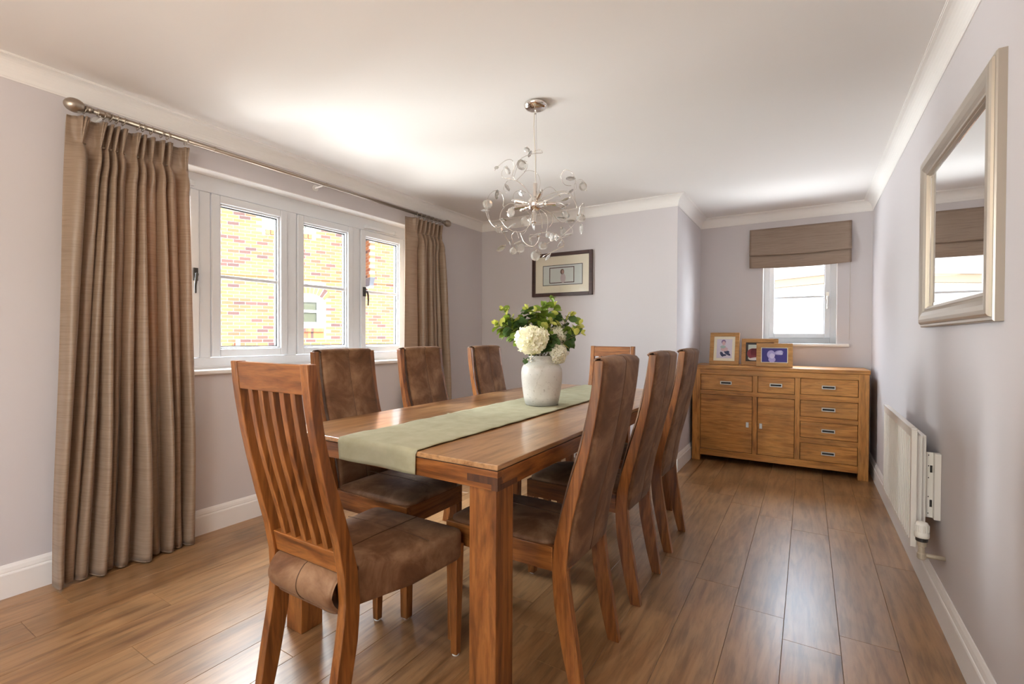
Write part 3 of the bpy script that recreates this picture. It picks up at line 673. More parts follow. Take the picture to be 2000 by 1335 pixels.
def host_chair():
    t = thing('host_chair', '', 'chair')
    HW = .180
    for sx in (-1, 1):
        a, b_ = sorted((sx*HW, sx*(HW-.032)))
        p = put('back_post', stile(a, b_), W_CH['Z'], t, bevel=.003); glides(p, sx*(HW-.016), -.262)
        xo, xi = sx*.220, sx*.178
        g_ = put('leg', legbox(min(xo, xi), max(xo, xi), .222, .264, .40, .008), W_CH['Z'], t, bevel=.003); glides(g_, sx*.199, .243)
    def ycurve(z): return (interp(FRNT, z)+interp(REAR, z))/2
    IW = HW-.031
    # top rail, lower rail, follow the sweep of the posts
    def rail(z0, z1, th, n=4):
        A = [(ycurve(z0+(z1-z0)*i/n)-th/2, z0+(z1-z0)*i/n) for i in range(n+1)]; B = [(y+th, z) for y, z in A]
        return MB().strip_prism(A, B, 'X', -IW, IW)
    put('top_rail', rail(.985, 1.064, .026), W_CH['X'], t, bevel=.003)
    put('lower_rail', rail(.470, .535, .030), W_CH['X'], t, bevel=.003)
    for k in range(5):
        xc = -IW+2*IW*(k+1)/6.0
        n = 10; A = [(ycurve(.53+.46*i/n)-.011, .53+.46*i/n) for i in range(n+1)]; B = [(y+.022, z) for y, z in A]
        put('slat', MB().strip_prism(A, B, 'X', xc-.0105, xc+.0105), W_CH['Z'], t, bevel=.002)
    def box(u, v):
        a = 2*pi*u; c, s_ = cos(a), sin(a); e = .13
        k = [.0, .93, .985, 1, 1.0, 1.0, 1.0, .985, .95, .75, .5, .2, 0][v]
        hz = [.350, .350, .353, .362, .385, .415, .438, .449, .4535, .460, .466, .470, .471][v]
        x = (abs(c)**e)*(1 if c >= 0 else -1)*k; y = (abs(s_)**e)*(1 if s_ >= 0 else -1)*k
        Y = .018+y*.245; hx = .188+.038*(Y+.22)/.48
        if Y < -.168: hx = min(hx, .1475+.0)
        xx = x*hx
        if Y < -.135: xx = max(-.1475, min(.1475, xx))
        return (xx, Y, hz)
    mb = MB(); nu, nv = 96, 13
    vs_ = [box(i/nu, j) for j in range(nv) for i in range(nu)]
    mb.add(vs_, [(j*nu+i, j*nu+(i+1) % nu, (j+1)*nu+(i+1) % nu, (j+1)*nu+i) for j in range(nv-1) for i in range(nu)])
    se = put('seat', mb, M_SUEDE, t, smooth=True)
    put('seam', MB().tube([(.03, -.20+.44*i/12, .4715-.004*abs(i-6)/6) for i in range(13)], .0016, 6), M_SEAM, se, smooth=True)
    put('seam', MB().tube([(-.2+.4*i/12, .10, .468-.006*(abs(i-6)/6)**2) for i in range(13)], .0014, 6), M_SEAM, se, smooth=True)
    # padded roll between the posts at the rear of the seat
    pr = [(-.205, .352), (-.238, .362), (-.250, .39), (-.254, .42), (-.250, .445), (-.238, .463), (-.20, .472), (-.15, .470), (-.15, .352)]
    pr2 = [(-.20, .352)]+[(-.205-.047*sin(pi*i/14)**.6, .352+.12*i/14) for i in range(1, 14)]+[(-.20, .472), (-.15, .471), (-.15, .352)]
    xs_ = [-.1475, -.146, -.141, -.12, 0, .12, .141, .146, .1475]; ins = [.010, .004, .001, 0, 0, 0, .001, .004, .010]; n2 = len(pr2)
    rb = MB().add([(x_, y+(q if y < -.18 else 0), z-(q*.5 if z > .41 else -q*.5)) for x_, q in zip(xs_, ins) for y, z in pr2], [(a*n2+i, a*n2+(i+1) % n2, (a+1)*n2+(i+1) % n2, (a+1)*n2+i) for a in range(8) for i in range(n2)]+[tuple(range(n2)), tuple(8*n2+i for i in range(n2))[::-1]])
    put('rear_pad', rb, M_SUEDE, t, smooth=True)
    put('seam', MB().tube([(0.0, y-.0008, z) for y, z in pr2[:15]], .0015, 6), M_SEAM, se)
    return t
side = side_chair(); host = host_chair()
chairs = [
 (side, (-.87, 1.565, 0), RAD(90), 'nearest of the three brown suede chairs on the right side of the table', 'suede dining chairs at the table sides'),
 (side, (-.872, 2.172, 0), RAD(90), 'middle of the three brown suede chairs on the right side of the table', 'suede dining chairs at the table sides'),
 (side, (-.880, 2.757, 0), RAD(90), 'suede chair on the right side of the table nearest the sideboard', 'suede dining chairs at the table sides'),
 (side, (-1.62, 1.575, 0), RAD(-90), 'nearest of the three brown suede chairs on the window side of the table', 'suede dining chairs at the table sides'),
 (side, (-1.63, 2.135, 0), RAD(-90), 'middle of the three brown suede chairs on the window side of the table', 'suede dining chairs at the table sides'),
 (side, (-1.575, 2.72, 0), RAD(-90), 'suede chair on the window side of the table furthest from the camera', 'suede dining chairs at the table sides'),
 (host, (-1.262, 1.103, 0), 0, 'slatted-back wooden chair with brown suede seat at the near table end', 'slatted chairs at the table ends'),
 (host, (-1.318, 3.335, 0), pi, 'slatted-back wooden chair at the far table end, mostly hidden', 'slatted chairs at the table ends')]
used = set()
for src, loc, rz, lab, grp in chairs:
    o = src if src.name not in used else copy_tree(src)
    used.add(src.name)
    o.location = loc; o.rotation_euler = (0, 0, rz); o['label'] = lab; o['group'] = grp; o['category'] = 'chair'

# ------------------------------------------------------------------ sideboard
SY0, SY1 = 4.696, 5.150
SX0, SX1, SH = -.918, .428, .880
sb = thing('sideboard', 'brown wooden sideboard with seven handles beneath the alcove window', 'sideboard', (0, 0, 0))
put('top', MB().box(SX0, SX1, SY0, SY1, SH-.032, SH), W_SB['X'], sb, bevel=.004)
put('top_rail', MB().box(SX0+.012, SX1-.012, SY0+.004, SY0+.03, .800, SH-.034), W_SB['X'], sb, bevel=.002)
for x in (SX0+.006, SX1-.076):
    put('leg', MB().box(x, x+.070, SY0+.002, SY0+.072, 0, SH-.0325), W_SB['Z'], sb, bevel=.003)
    put('leg', MB().box(x, x+.070, SY1-.072, SY1-.002, 0, SH-.0325), W_SB['Z'], sb, bevel=.003)
put('side_panel', MB().box(SX1-.06, SX1-.03, SY0+.072, SY1-.072, .055, SH-.034), W_SB['Y'], sb)
put('side_panel', MB().box(SX0+.03, SX0+.06, SY0+.072, SY1-.072, .055, SH-.034), W_SB['Y'], sb)
put('back_panel', MB().box(SX0+.07, SX1-.07, SY1-.03, SY1-.01, .06, SH-.034), W_SB['X'], sb)
put('bottom_rail', MB().box(SX0+.076, SX1-.076, SY0+.006, SY0+.04, .054, .112), W_SB['X'], sb, bevel=.002)
put('bottom_panel', MB().box(SX0+.076, SX1-.076, SY0+.04, SY1-.03, .075, .10), W_SB['X'], sb)
put('interior', MB().box(SX0+.08, SX1-.08, SY0+.034, SY1-.04, .112, .798), M_DARK, sb)
def vrail(x0, x1, z0, z1): put('divider', MB().box(x0, x1, SY0+.006, SY0+.034, z0, z1), W_SB['Z'], sb, bevel=.0015)
def hrail(x0, x1, z0, z1): put('divider', MB().box(x0, x1, SY0+.006, SY0+.034, z0, z1), W_SB['X'], sb, bevel=.0015)
XA0, XA1, XB0, XB1, XC0, XC1 = -.842, -.407, -.369, -.086, -.048, .352
vrail(XB1, XC0, .112, .800); vrail(XA1, XB0, .655, .800); vrail(XA1, XB0, .112, .618)
hrail(XA0, XB1, .618, .656); hrail(XC0, XC1, .618, .662); hrail(XC0, XC1, .440, .478); hrail(XC0, XC1, .260, .302)
def face(nm, x0, x1, z0, z1, ax):
    return put(nm, MB().box(x0+.003, x1-.003, SY0+.010, SY0+.032, z0+.003, z1-.003), W_SB[ax], sb, bevel=.003)
def handle(d, x, z):
    w_, h_ = .047, .0145
    put('handle', frame_rect(MB(), x-w_, x+w_, z-h_, z+h_, .0065, SY0+.001, SY0+.011, 'Y').box(x-w_+.006, x+w_-.006, SY0+.002, SY0+.004, z+.007, z+h_-.002), M_STEEL, d, bevel=.001)
    put('handle_recess', MB().box(x-w_+.006, x+w_-.006, SY0+.0085, SY0+.0105, z-h_+.006, z+h_-.006), M_DARK, d)
for (x0, x1, z0, z1) in ((XA0, XA1, .656, .800), (XB0, XB1, .656, .800), (XC0, XC1, .662, .800), (XC0, XC1, .478, .618), (XC0, XC1, .302, .440), (XC0, XC1, .112, .260)):
    d = face('drawer', x0, x1, z0, z1, 'X'); handle(d, (x0+x1)/2, (z0+z1)/2)
for (x0, x1, kx) in ((XA0, XA1, XA1-.04), (XB0, XB1, XB0+.028)):
    d = face('door', x0, x1, .112, .618, 'X')
    put('handle', frame_rect(MB(), kx-.011, kx+.011, .342, .388, .006, SY0+.002, SY0+.011, 'Y').box(kx-.006, kx+.006, SY0+.0075, SY0+.0105, .348, .382), M_STEEL, d, bevel=.001)

# ------------------------------------------------------------------ photo frames
def mcol(name, c, r=.6): return mat(name, c, r)
M_MAT = mcol('cream_mount', (.82, .77, .62)); M_MATD = mcol('charcoal_mount', (.045, .04, .042))
M_PH1 = mcol('photo_lilac', (.66, .62, .72)); M_PH2 = mcol('photo_teal', (.55, .62, .58)); M_PH3 = mcol('photo_indigo', (.045, .035, .22))
def ell(mb, cx_, cz, rx, rz_, y, n=18, rot=0):
    vs_ = [(cx_+rx*cos(2*pi*k/n)*cos(rot)-rz_*sin(2*pi*k/n)*sin(rot), y, cz+rx*cos(2*pi*k/n)*sin(rot)+rz_*sin(2*pi*k/n)*cos(rot)) for k in range(n)]
    return mb.add(vs_, [tuple(range(n))])
def photo_frame(label, x0, x1, z1, y, tilt, rz, fw, mt, mw, photo, art, lift=0):
    w_, h_ = x1-x0, z1
    t = thing('photo_frame', label, 'photo frame', ((x0+x1)/2, y, SH), 0, 'oak photo frames on the sideboard'); t.rotation_euler = (-tilt, 0, rz)
    put('frame', frame_rect(MB(), -w_/2, w_/2, .001, h_, fw, -.009, .009, 'Y'), W_FR, t, bevel=.0015)
    put('mount', MB().box(-w_/2+fw-.002, w_/2-fw+.002, -.001, .003, fw-.002, h_-fw+.002), mt, t)
    ph = put('photo', MB().box(-w_/2+fw+mw, w_/2-fw-mw, -.002, 0, fw+mw, h_-fw-mw), photo, t)
    for k, (m_, els) in enumerate(art):
        mb = MB()
        for e in els: ell(mb, e[0], e[1], e[2], e[3], -.0024-.0003*k, rot=(e[4] if len(e) > 4 else 0))
        put('photo_figure', mb, m_, ph)
    put('backing', MB().box(-w_/2+.01, w_/2-.01, .004, .009, .01, h_-.01), M_MATD, t)
    put('stand', MB().hexa([(-.02, .009, h_*.55), (.02, .009, h_*.55), (.02, .012, h_*.6), (-.02, .012, h_*.6)][::-1], [(-.025, .009+h_*.30, .03), (.025, .009+h_*.30, .03), (.025, .012+h_*.30, .028), (-.025, .012+h_*.30, .028)][::-1]), M_MATD, t)
    return t
skin = mcol('print_skin', (.62, .42, .45)); viol = mcol('print_violet', (.22, .14, .28)); navy = mcol('print_navy', (.04, .05, .12)); red = mcol('print_maroon', (.26, .05, .07)); whit = mcol('print_white', (.75, .74, .78)); lil = mcol('print_lilac', (.42, .38, .72)); lil2 = mcol('print_pale_lilac', (.62, .58, .85)); tealm = mcol('print_sage', (.35, .45, .42))
photo_frame('upright oak photo frame with cream mount, at the left of the three', -.806, -.545, .307, 4.93, RAD(9), RAD(-4), .036, M_MAT, .026, M_PH1,
  [(viol, [(-.008, .218, .020, .022)]), (skin, [(-.006, .206, .015, .020), (.0, .148, .032, .022)]), (tealm, [(-.012, .170, .024, .014)]), (navy, [(-.020, .100, .014, .026, .5), (.028, .108, .034, .012, -.6), (.0, .092, .02, .01), (.030, .122, .016, .012)])])
photo_frame('landscape oak photo frame with dark mount, partly covered behind another', -.528, -.225, .250, 4.97, RAD(9), 0, .036, M_MATD, .020, M_PH2,
  [(red, [(-.055, .110, .05, .05), (-.03, .125, .05, .035)]), (whit, [(.015, .10, .03, .045), (-.03, .062, .06, .014, .1)])])
photo_frame('landscape oak photo frame with blue-violet photo, standing in front', -.388, -.106, .210, 4.80, RAD(9), RAD(2), .036, M_MAT, .007, M_PH3,
  [(lil, [(-.025, .110, .032, .038), (-.018, .066, .028, .026), (.035, .128, .034, .020, .2)]), (lil2, [(-.018, .098, .020, .024), (.036, .132, .026, .010, .5), (.042, .122, .024, .012, -.3)])])

# ------------------------------------------------------------------ framed picture on the back wall
PX0, PX1, PZ0, PZ1 = -2.330, -1.695, 1.530, 1.948
M_WENGE = wood('dark_frame_wood', (.060, .022, .018), (.045, .016, .013), (.03, .011, .01), 'X', .35, 1.5, .1)
pic = thing('framed_picture', 'dark brown framed picture with wide cream mount on the back wall', 'picture', (0, 0, 0))
put('frame', frame_rect(MB(), PX0, PX1, PZ0, PZ1, .033, YB-.026, YB-.001, 'Y'), M_WENGE, pic, bevel=.002)
put('mount', MB().box(PX0+.03, PX1-.03, YB-.010, YB-.003, PZ0+.03, PZ1-.03), mcol('ivory_mount', (.82, .76, .62)), pic)
ix0, ix1, iz0, iz1 = PX0+.115, PX1-.100, PZ0+.105, PZ1-.118
inner = put('print', MB().box(ix0, ix1, YB-.0115, YB-.0095, iz0, iz1), mcol('print_ground', (.60, .64, .62)), pic)
put('print_border', frame_rect(MB(), ix0, ix1, iz0, iz1, .0055, YB-.0125, YB-.0112, 'Y'), M_MATD, inner)
put('print_border', frame_rect(MB(), ix0+.072, ix1-.085, iz0+.020, iz1-.022, .008, YB-.0125, YB-.0112, 'Y'), mcol('print_brown', (.10, .05, .05)), inner)
mb = MB(); ell(mb, (ix0+ix1)/2-.0, iz0+.128, .020, .026, YB-.0127); put('print_figure', mb, mcol('print_hair', (.14, .08, .06)), inner)
mb = MB(); ell(mb, (ix0+ix1)/2+.006, iz0+.126, .012, .018, YB-.013); put('print_figure', mb, mcol('print_face', (.45, .30, .26)), inner)
mb = MB(); ell(mb, (ix0+ix1)/2+.008, iz0+.065, .028, .045, YB-.0127); put('print_figure', mb, mcol('print_dress', (.50, .42, .44)), inner)
put('glass', MB().box(PX0+.031, PX1-.031, YB-.0175, YB-.0155, PZ0+.031, PZ1-.031), M_PGLASS, pic)

# ------------------------------------------------------------------ wall mirror
MY0, MY1, MZ0, MZ1 = 1.895, 2.935, 1.190, 1.966
mir = thing('wall_mirror', 'large rectangular mirror in silver champagne moulded frame on the right wall', 'mirror', (0, 0, 0))
M_CHAMP = mat('champagne_leaf', (.50, .44, .37), .36, .65)
_mp = coords(M_CHAMP, (60, 3, 60)); _n = noise(M_CHAMP, _mp.outputs[0], 1, 4); bump(M_CHAMP, _n.outputs[0], .15, .001)
prof = [(0, .0), (0, .020), (.004, .024), (.012, .024), (.015, .030), (.022, .034), (.034, .036), (.050, .034), (.066, .028), (.076, .021), (.080, .0225), (.086, .0215), (.088, .014), (.092, .014), (.094, .006), (.094, 0)]
def mitred(y0, y1, z0, z1, side_):
    n = len(prof); cs = {'bottom': ((y0, z0, 1, 1), (y1, z0, -1, 1)), 'top': ((y0, z1, 1, -1), (y1, z1, -1, -1)), 'near': ((y0, z0, 1, 1), (y0, z1, 1, -1)), 'far': ((y1, z0, -1, 1), (y1, z1, -1, -1))}[side_]
    vs_ = [(XR-h_, c[0]+c[2]*d, c[1]+c[3]*d) for c in cs for d, h_ in prof]
    return MB().add(vs_, [(k, (k+1) % n, n+(k+1) % n, n+k) for k in range(n)]+[tuple(range(n)), tuple(range(n, 2*n))[::-1]])
for s_ in ('bottom', 'top', 'near', 'far'): put('frame_moulding', mitred(MY0, MY1, MZ0, MZ1, s_), M_CHAMP, mir)
put('glass', MB().box(XR-.008, XR-.003, MY0+.09, MY1-.09, MZ0+.09, MZ1-.09), M_MIRR, mir)
put('bevelled_edge', frame_rect(MB(), MY0+.092, MY1-.092, MZ0+.092, MZ1-.092, .014, XR-.0095, XR-.0078, 'X'), M_MIRR, mir, bevel=.001)

# ------------------------------------------------------------------ radiator
RF = .372                       # front face
ry0, ry1, rz0_, rz1_ = 2.56, 3.40, .275, .762
rad = thing('radiator', 'white panel radiator with vertical flutes on the right wall', 'radiator', (0, 0, 0))
mb = MB(); N_ = 24; zp = [rz0_, rz0_+.02, rz0_+.035, rz1_-.05, rz1_-.035, rz1_]
pitch = (ry1-ry0-.04)/N_
ys = [ry0, ry0+.02]; dp = [0, 0]
for k in range(N_):
    a = ry0+.02+pitch*k; ys += [a+pitch*.18, a+pitch*.32, a+pitch*.68, a+pitch*.82]; dp += [0, 1, 1, 0]
ys += [ry1-.02, ry1]; dp += [0, 0]
zf = [0, 0, 1, 1, 0, 0]
vs_ = [(RF+(.009*d*g if True else 0), y, z) for z, g in zip(zp, zf) for y, d in zip(ys, dp)]
n = len(ys); fs = [(j*n+i, j*n+i+1, (j+1)*n+i+1, (j+1)*n+i) for j in range(5) for i in range(n-1)]
back = len(vs_); vs_ += [(RF+.018, ry0, rz0_), (RF+.018, ry1, rz0_), (RF+.018, ry1, rz1_), (RF+.018, ry0, rz1_)]
fs += [(back, back+1, back+2, back+3), (0, n-1, back+1, back), (5*n+n-1, 5*n, back+3, back+2), (0, back, back+3, 5*n), (n-1, 5*n+n-1, back+2, back+1)]
put('front_panel', MB().add(vs_, fs), M_RAD, rad)
put('top_rim', MB().box(RF-.002, RF+.020, ry0-.002, ry1+.002, rz1_-.004, rz1_+.004), M_RAD, rad, bevel=.003)
mb = MB()
for k in range(40): mb.box(RF+.018, RF+.040, ry0+.03+k*.0195, ry0+.032+k*.0195, rz0_+.04, rz1_-.03)
put('convector_fins', mb, M_RAD, rad, kind='stuff')
put('rear_panel', MB().box(RF+.040, RF+.056, ry0+.05, ry1-.05, rz0_+.02, rz1_-.03), M_RAD, rad, bevel=.003)
bk = MB().box(RF+.056, XR-.001, ry0+.075, ry0+.078, .385, .66).box(XR-.022, XR-.001, ry0+.045, ry0+.078, .385, .66)
br = put('wall_bracket', bk, M_RAD, rad, bevel=.001)
sl_ = MB()
for z in (.43, .575): sl_.box(RF+.072, RF+.080, ry0+.0742, ry0+.0752, z, z+.03)
for z in (.40, .47, .55, .60, .645): sl_.box(RF+.066, RF+.069, ry0+.0742, ry0+.0752, z, z+.005)
put('slot', sl_, M_DARK, br)
vx, vy = RF+.030, ry0-.042
vb = MB().lathe([(.012, .245), (.015, .25), (.015, .268), (.011, .272), (.011, .296), (.016, .30), (.016, .318)], 16, (vx, vy, 0)).cyl((vx, vy, .283), (vx, ry0+.01, .300), .0095, 12)
vl = put('valve_body', vb, M_BRASS, rad, smooth=False)
put('valve_collar', MB().lathe([(.019, .318), (.0205, .320), (.0205, .332), (.019, .334)], 20, (vx, vy, 0)), M_BLACK, vl)
hd = MB().lathe([(.0235, .334), (.0245, .338), (.0245, .352), (.0225, .356), (.0215, .385), (.019, .393), (.010, .396)], 24, (vx, vy, 0))
ho = put('valve_head', hd, M_PLAST, vl, smooth=True)
rb = MB()
for k in range(20):
    a = 2*pi*k/20; rb.box(-.0012, .0012, .0225, .0245, .358, .384); 
    for q in range(len(rb.v)-8, len(rb.v)): x, y, z = rb.v[q]; rb.v[q] = (vx+x*cos(a)-y*sin(a), vy+x*sin(a)+y*cos(a), z)
put('grip_ribs', rb, M_PLAST, ho)
put('supply_pipe', MB().tube([(vx+.008, vy, .262), (vx+.03, vy, .262), (XR-.001, vy, .262)], .0085, 12), M_BRASS, vl, smooth=True)

# ------------------------------------------------------------------ roman blind
BX0, BX1, BZ0, BZ1 = -.485, .325, 1.808, 2.180
bl = thing('roman_blind', 'taupe fabric roman blind drawn half up over the alcove window', 'blind', (0, 0, 0))
def bfab(u, v, z0, z1, dep_, bow):
    x = BX0+(BX1-BX0)*u; z = z1+(z0-z1)*v
    sag = bow*sin(pi*u)*v
    cr = .006*math.exp(-((u-.42-.18*v)/.05)**2)*sin(pi*v)+.004*math.exp(-((u-.78+.1*v)/.06)**2)*sin(pi*v)
    return (x, YN-.012-dep_*(v**1.3)-cr-.006*sin(pi*v), z-sag)
o = put('upper_fabric', MB().grid(lambda u, v: bfab(u, v, 1.925, BZ1, .045, .012), 30, 14), M_BLIND, bl, smooth=True)
o.modifiers.new('t', 'SOLIDIFY').thickness = .003
o = put('lower_fold', MB().grid(lambda u, v: (BX0+.001+(BX1-BX0-.002)*u, YN-.030-.016*sin(pi*min(1, v*1.1))-.008*v, 1.945+(BZ0-1.945)*v-.014*sin(pi*u)*(.4+.6*v)), 30, 10), M_BLIND, bl, smooth=True)
o.modifiers.new('t', 'SOLIDIFY').thickness = .003
o = put('inner_fold', MB().grid(lambda u, v: (BX0+.004+(BX1-BX0-.008)*u, YN-.020-.010*sin(pi*v), 1.95+(BZ0+.012-1.95)*v-.012*sin(pi*u)), 20, 6), M_BLIND, bl, smooth=True)
put('headrail', MB().box(BX0+.005, BX1-.005, YN-.012, YN-.0005, BZ1-.03, BZ1-.002), M_TRIM, bl)
put('bottom_bar', MB().box(NX0+.1, NX1-.12, YN-.02, YN-.012, BZ0-.012, BZ0+.01), M_UPVC, bl)
put('pull_cord', MB().tube([(BX1-.006, YN-.016, BZ0+.05), (BX1-.008, YN-.010, 1.4), (BX1-.010, YN-.010, 1.12)], .0016, 6), mcol('cord', (.45, .40, .35)), bl)

# ------------------------------------------------------------------ curtain pole
RX, RZ = XL+.085, 2.192
pole = thing('curtain_pole', 'long brushed nickel curtain pole with ball finials above the side window', 'curtain pole', (0, 0, 0))
put('rod', MB().cyl((RX, .86, RZ), (RX, 3.46, RZ), .0125, 20), M_NICKEL, pole, smooth=True)
RM = Matrix(((0, 0, 0), (0, 0, 0), (0, 0, 0)))
def ylathe(mb, prof_, y, sgn=1):
    vs_ = []; n = 24
    for r_, d in prof_: vs_ += [(RX+r_*cos(2*pi*k/n), y+sgn*d, RZ+r_*sin(2*pi*k/n)) for k in range(n)]
    m = len(prof_); mb.add(vs_, [(i*n+k, i*n+(k+1) % n, (i+1)*n+(k+1) % n, (i+1)*n+k) for i in range(m-1) for k in range(n)]+[tuple(range(n))[::-1], tuple((m-1)*n+k for k in range(n))]); return mb
fin = [(.0155, 0), (.0155, .012), (.012, .014), (.017, .018), (.012, .023)]+[(.032*math.sqrt(max(.0004, 1-((t-.52)/.5)**2)), .020+.080*t) for t in (.08, .15, .25, .35, .45, .55, .65, .75, .85, .92, .97, 1.0, 1.015)]
put('finial', ylathe(MB(), fin, .885, -1), M_NICKEL, pole, smooth=True)
put('finial', ylathe(MB(), fin, 3.435, 1), M_NICKEL, pole, smooth=True)
put('collar', ylathe(MB(), [(.0155, 0), (.017, .002), (.017, .048), (.0155, .05)], .905), M_NICKEL, pole)
for py_ in (1.43, 2.17): put('collar', ylathe(MB(), [(.0135, 0), (.015, .001), (.015, .008), (.0135, .009)], py_), M_NICKEL, pole)
for py_ in (.93, 2.145, 3.40):
    bkt = MB().cyl((RX, py_, RZ-.012), (XL+.004, py_, RZ-.016), .006, 10).lathe([(.022, 0), (.022, .006)], 16, (XL, py_, RZ-.016), Matrix(((0, 0, 1), (0, 1, 0), (-1, 0, 0))))
    put('bracket', bkt, mat('clear_acrylic', (.8, .78, .76), .2), pole)

# ------------------------------------------------------------------ curtains
def curtain(label, tops, top_edges, bots, bot_edges, ztop, zbot, xb_top, xb_bot, amp_top, amp_bot, flare, seed, deps=None):
    rnd = random.Random(seed); root = thing('curtain', label, 'curtain', (0, 0, 0), 0, 'pinch pleat curtains at the side window')
    n = len(tops); NP = 44
    bt = [top_edges[0]]+[(tops[i]+tops[i+1])/2 for i in range(n-1)]+[top_edges[1]]
    bb_ = [bot_edges[0]]+[(bots[i]+bots[i+1])/2 for i in range(n-1)]+[bot_edges[1]]
    dep_ = deps or [rnd.uniform(.6, 1.2) for _ in range(n)]; ph = [rnd.uniform(0, 6) for _ in range(n)]
    zpin = ztop-.115; rows = [ztop, ztop-.02, ztop-.045, ztop-.07, ztop-.09, zpin+.012, zpin, zpin-.012, zpin-.026, zpin-.042, zpin-.06, zpin-.08, zpin-.105, zpin-.135, zpin-.17]
    z = rows[-1]
    while z > zbot+.05: z -= .07; rows.append(max(z, zbot))
    if rows[-1] > zbot: rows.append(zbot)
    vs_ = []; w_ = n*NP+1
    for z in rows:
        f = (ztop-z)/(ztop-zbot)
        q = f**.75
        for k in range(w_):
            i = min(n-1, k//NP); s_ = (k-i*NP)/NP*2-1        # -1..1 in this pleat
            L_ = bt[i]+(bb_[i]-bt[i])*q; R_ = bt[i+1]+(bb_[i+1]-bt[i+1])*q
            C = tops[i]+(bots[i]-tops[i])*q
            y = C+(s_*(C-L_) if s_ < 0 else s_*(R_-C))
            t = (z-zpin)/(ztop-zpin)
            pf = (1-t)**.8*.8+.2 if z >= zpin else math.exp(-(zpin-z)/.035)
            squeeze = 1-.84*math.exp(-(s_/.5)**4)*pf
            y = C+(y-C)*squeeze
            if z >= zpin:                        # header: three fingers fanning up from the pinch
                fing = .5+.5*cos(2*pi*s_/.30)
                x = xb_top+(.020+.036*t**.7)*math.exp(-(s_/(.40+.12*t))**4)*(1-.5*t*(1-fing))
            else:
                g = min(1, (zpin-z)/.16)
                c = (0.5+0.5*cos(pi*s_))
                amp = (amp_top+(amp_bot-amp_top)*f)*dep_[i]
                xb = xb_top+(xb_bot-xb_top)*f
                fold = amp*(c**.75)*(1+.18*sin(ph[i]+z*2.3))+.006*sin(z*5+ph[i]+s_*3)*c
                pin = .020*math.exp(-(s_/.44)**4)
                x = xb+fold*g+pin*(1-g)+.020*sin(pi*min(1, g*1.1))*(c**.8)
                over = .16*g*(.6+.4*f)
                y += over*(R_-L_)*.5*sin(pi*s_)*(c**.6)*dep_[i]
                y += .008*sin(z*3.1+ph[i])*g*f
            vs_.append((x, y, z))
    fs = [(j*w_+k, j*w_+k+1, (j+1)*w_+k+1, (j+1)*w_+k) for j in range(len(rows)-1) for k in range(w_-1)]
    fab = put('fabric', MB().add(vs_, fs), M_SILK, root, smooth=True)
    sd_ = fab.modifiers.new('t', 'SOLIDIFY'); sd_.thickness = .003
    put('hem', MB().tube([vs_[(len(rows)-1)*w_+k] for k in range(0, w_, 3)], .004, 6), M_SILK, fab, smooth=True)
    for i, c in enumerate(tops):
        rg = MB().tube([(RX+.0195*cos(2*pi*k/20), c+.004*sin(2*pi*k/20), RZ-.006+.0195*sin(2*pi*k/20)) for k in range(20)], .0022, 8, closed=True)
        ro_ = put('curtain_ring', rg, M_NICKEL, root, smooth=True)
        put('hook', MB().tube([(RX, c, RZ-.026), (RX, c, RZ-.034), (xb_top+.01, c, ztop-.02)], .0012, 6), M_STEEL, ro_)
        put('pleat_tack', MB().tube([(xb_top+.008, c-.006, zpin), (xb_top+.022, c, zpin+.001), (xb_top+.008, c+.006, zpin)], .0028, 6), M_SILK, fab, smooth=True)
    return root
tops = [atx(p, 240, RX).y for p in (166, 204, 217, 229, 242, 270, 280, 296, 316, 328, 363)]
bots = [atx(p, 1050, -2.80).y for p in (124, 150, 172, 206, 230, 247, 288, 315, 339, 361, 380)]
curtain('long taupe silk curtain at the left end of the side window, nearest the camera', tops, (.800, 1.302), bots, (.745, 1.330), 2.148, .012, RX-.022, RX-.012, .035, .070, .2, 5, (1.2, .5, .8, 1.25, .45, .9, 1.3, .45, 1.15, .8, 1.0))
tops = [atx(p, 440, RX).y for p in (815, 826, 835, 843, 851, 858, 863)]
tops = [3.075+.052*k for k in range(7)]
bots = [3.06, 3.14, 3.21, 3.28, 3.35, 3.42, 3.49]
curtain('shorter-looking taupe curtain at the far end of the side window by the corner', tops, (2.965, 3.430), bots, (2.955, 3.545), 2.150, .012, RX-.022, RX-.020, .045, .075, .2, 8)

# ------------------------------------------------------------------ vase and bouquet
VX, VY = -1.178, 2.205
vase = thing('vase', 'off-white crackle-glazed stoneware jar standing on the table runner', 'vase', (VX, VY, TZ+.0065))
vp = [(.060, 0), (.080, .001), (.084, .004), (.087, .012), (.093, .035), (.100, .080), (.1055, .130), (.107, .165), (.104, .190), (.096, .206), (.082, .216), (.069, .221), (.0645, .227), (.064, .240), (.067, .245), (.069, .251), (.067, .256), (.061, .256), (.058, .250), (.057, .20)]
put('body', MB().lathe(vp, 48), M_VASE, vase, smooth=True)
MOUTH = Vector((VX, VY, TZ+.255)); DV = (VX*ray(1057, 655).x+VY*ray(1057, 655).y)/(ray(1057, 655).xy.length)
fwd = ROT @ Vector((0, 0, -1)); dep0 = (MOUTH-ORG).dot(fwd)
def bp(cx_, cy_, off=0): return atd(960+cx_/8.342, 560+cy_/8.342, dep0+off)
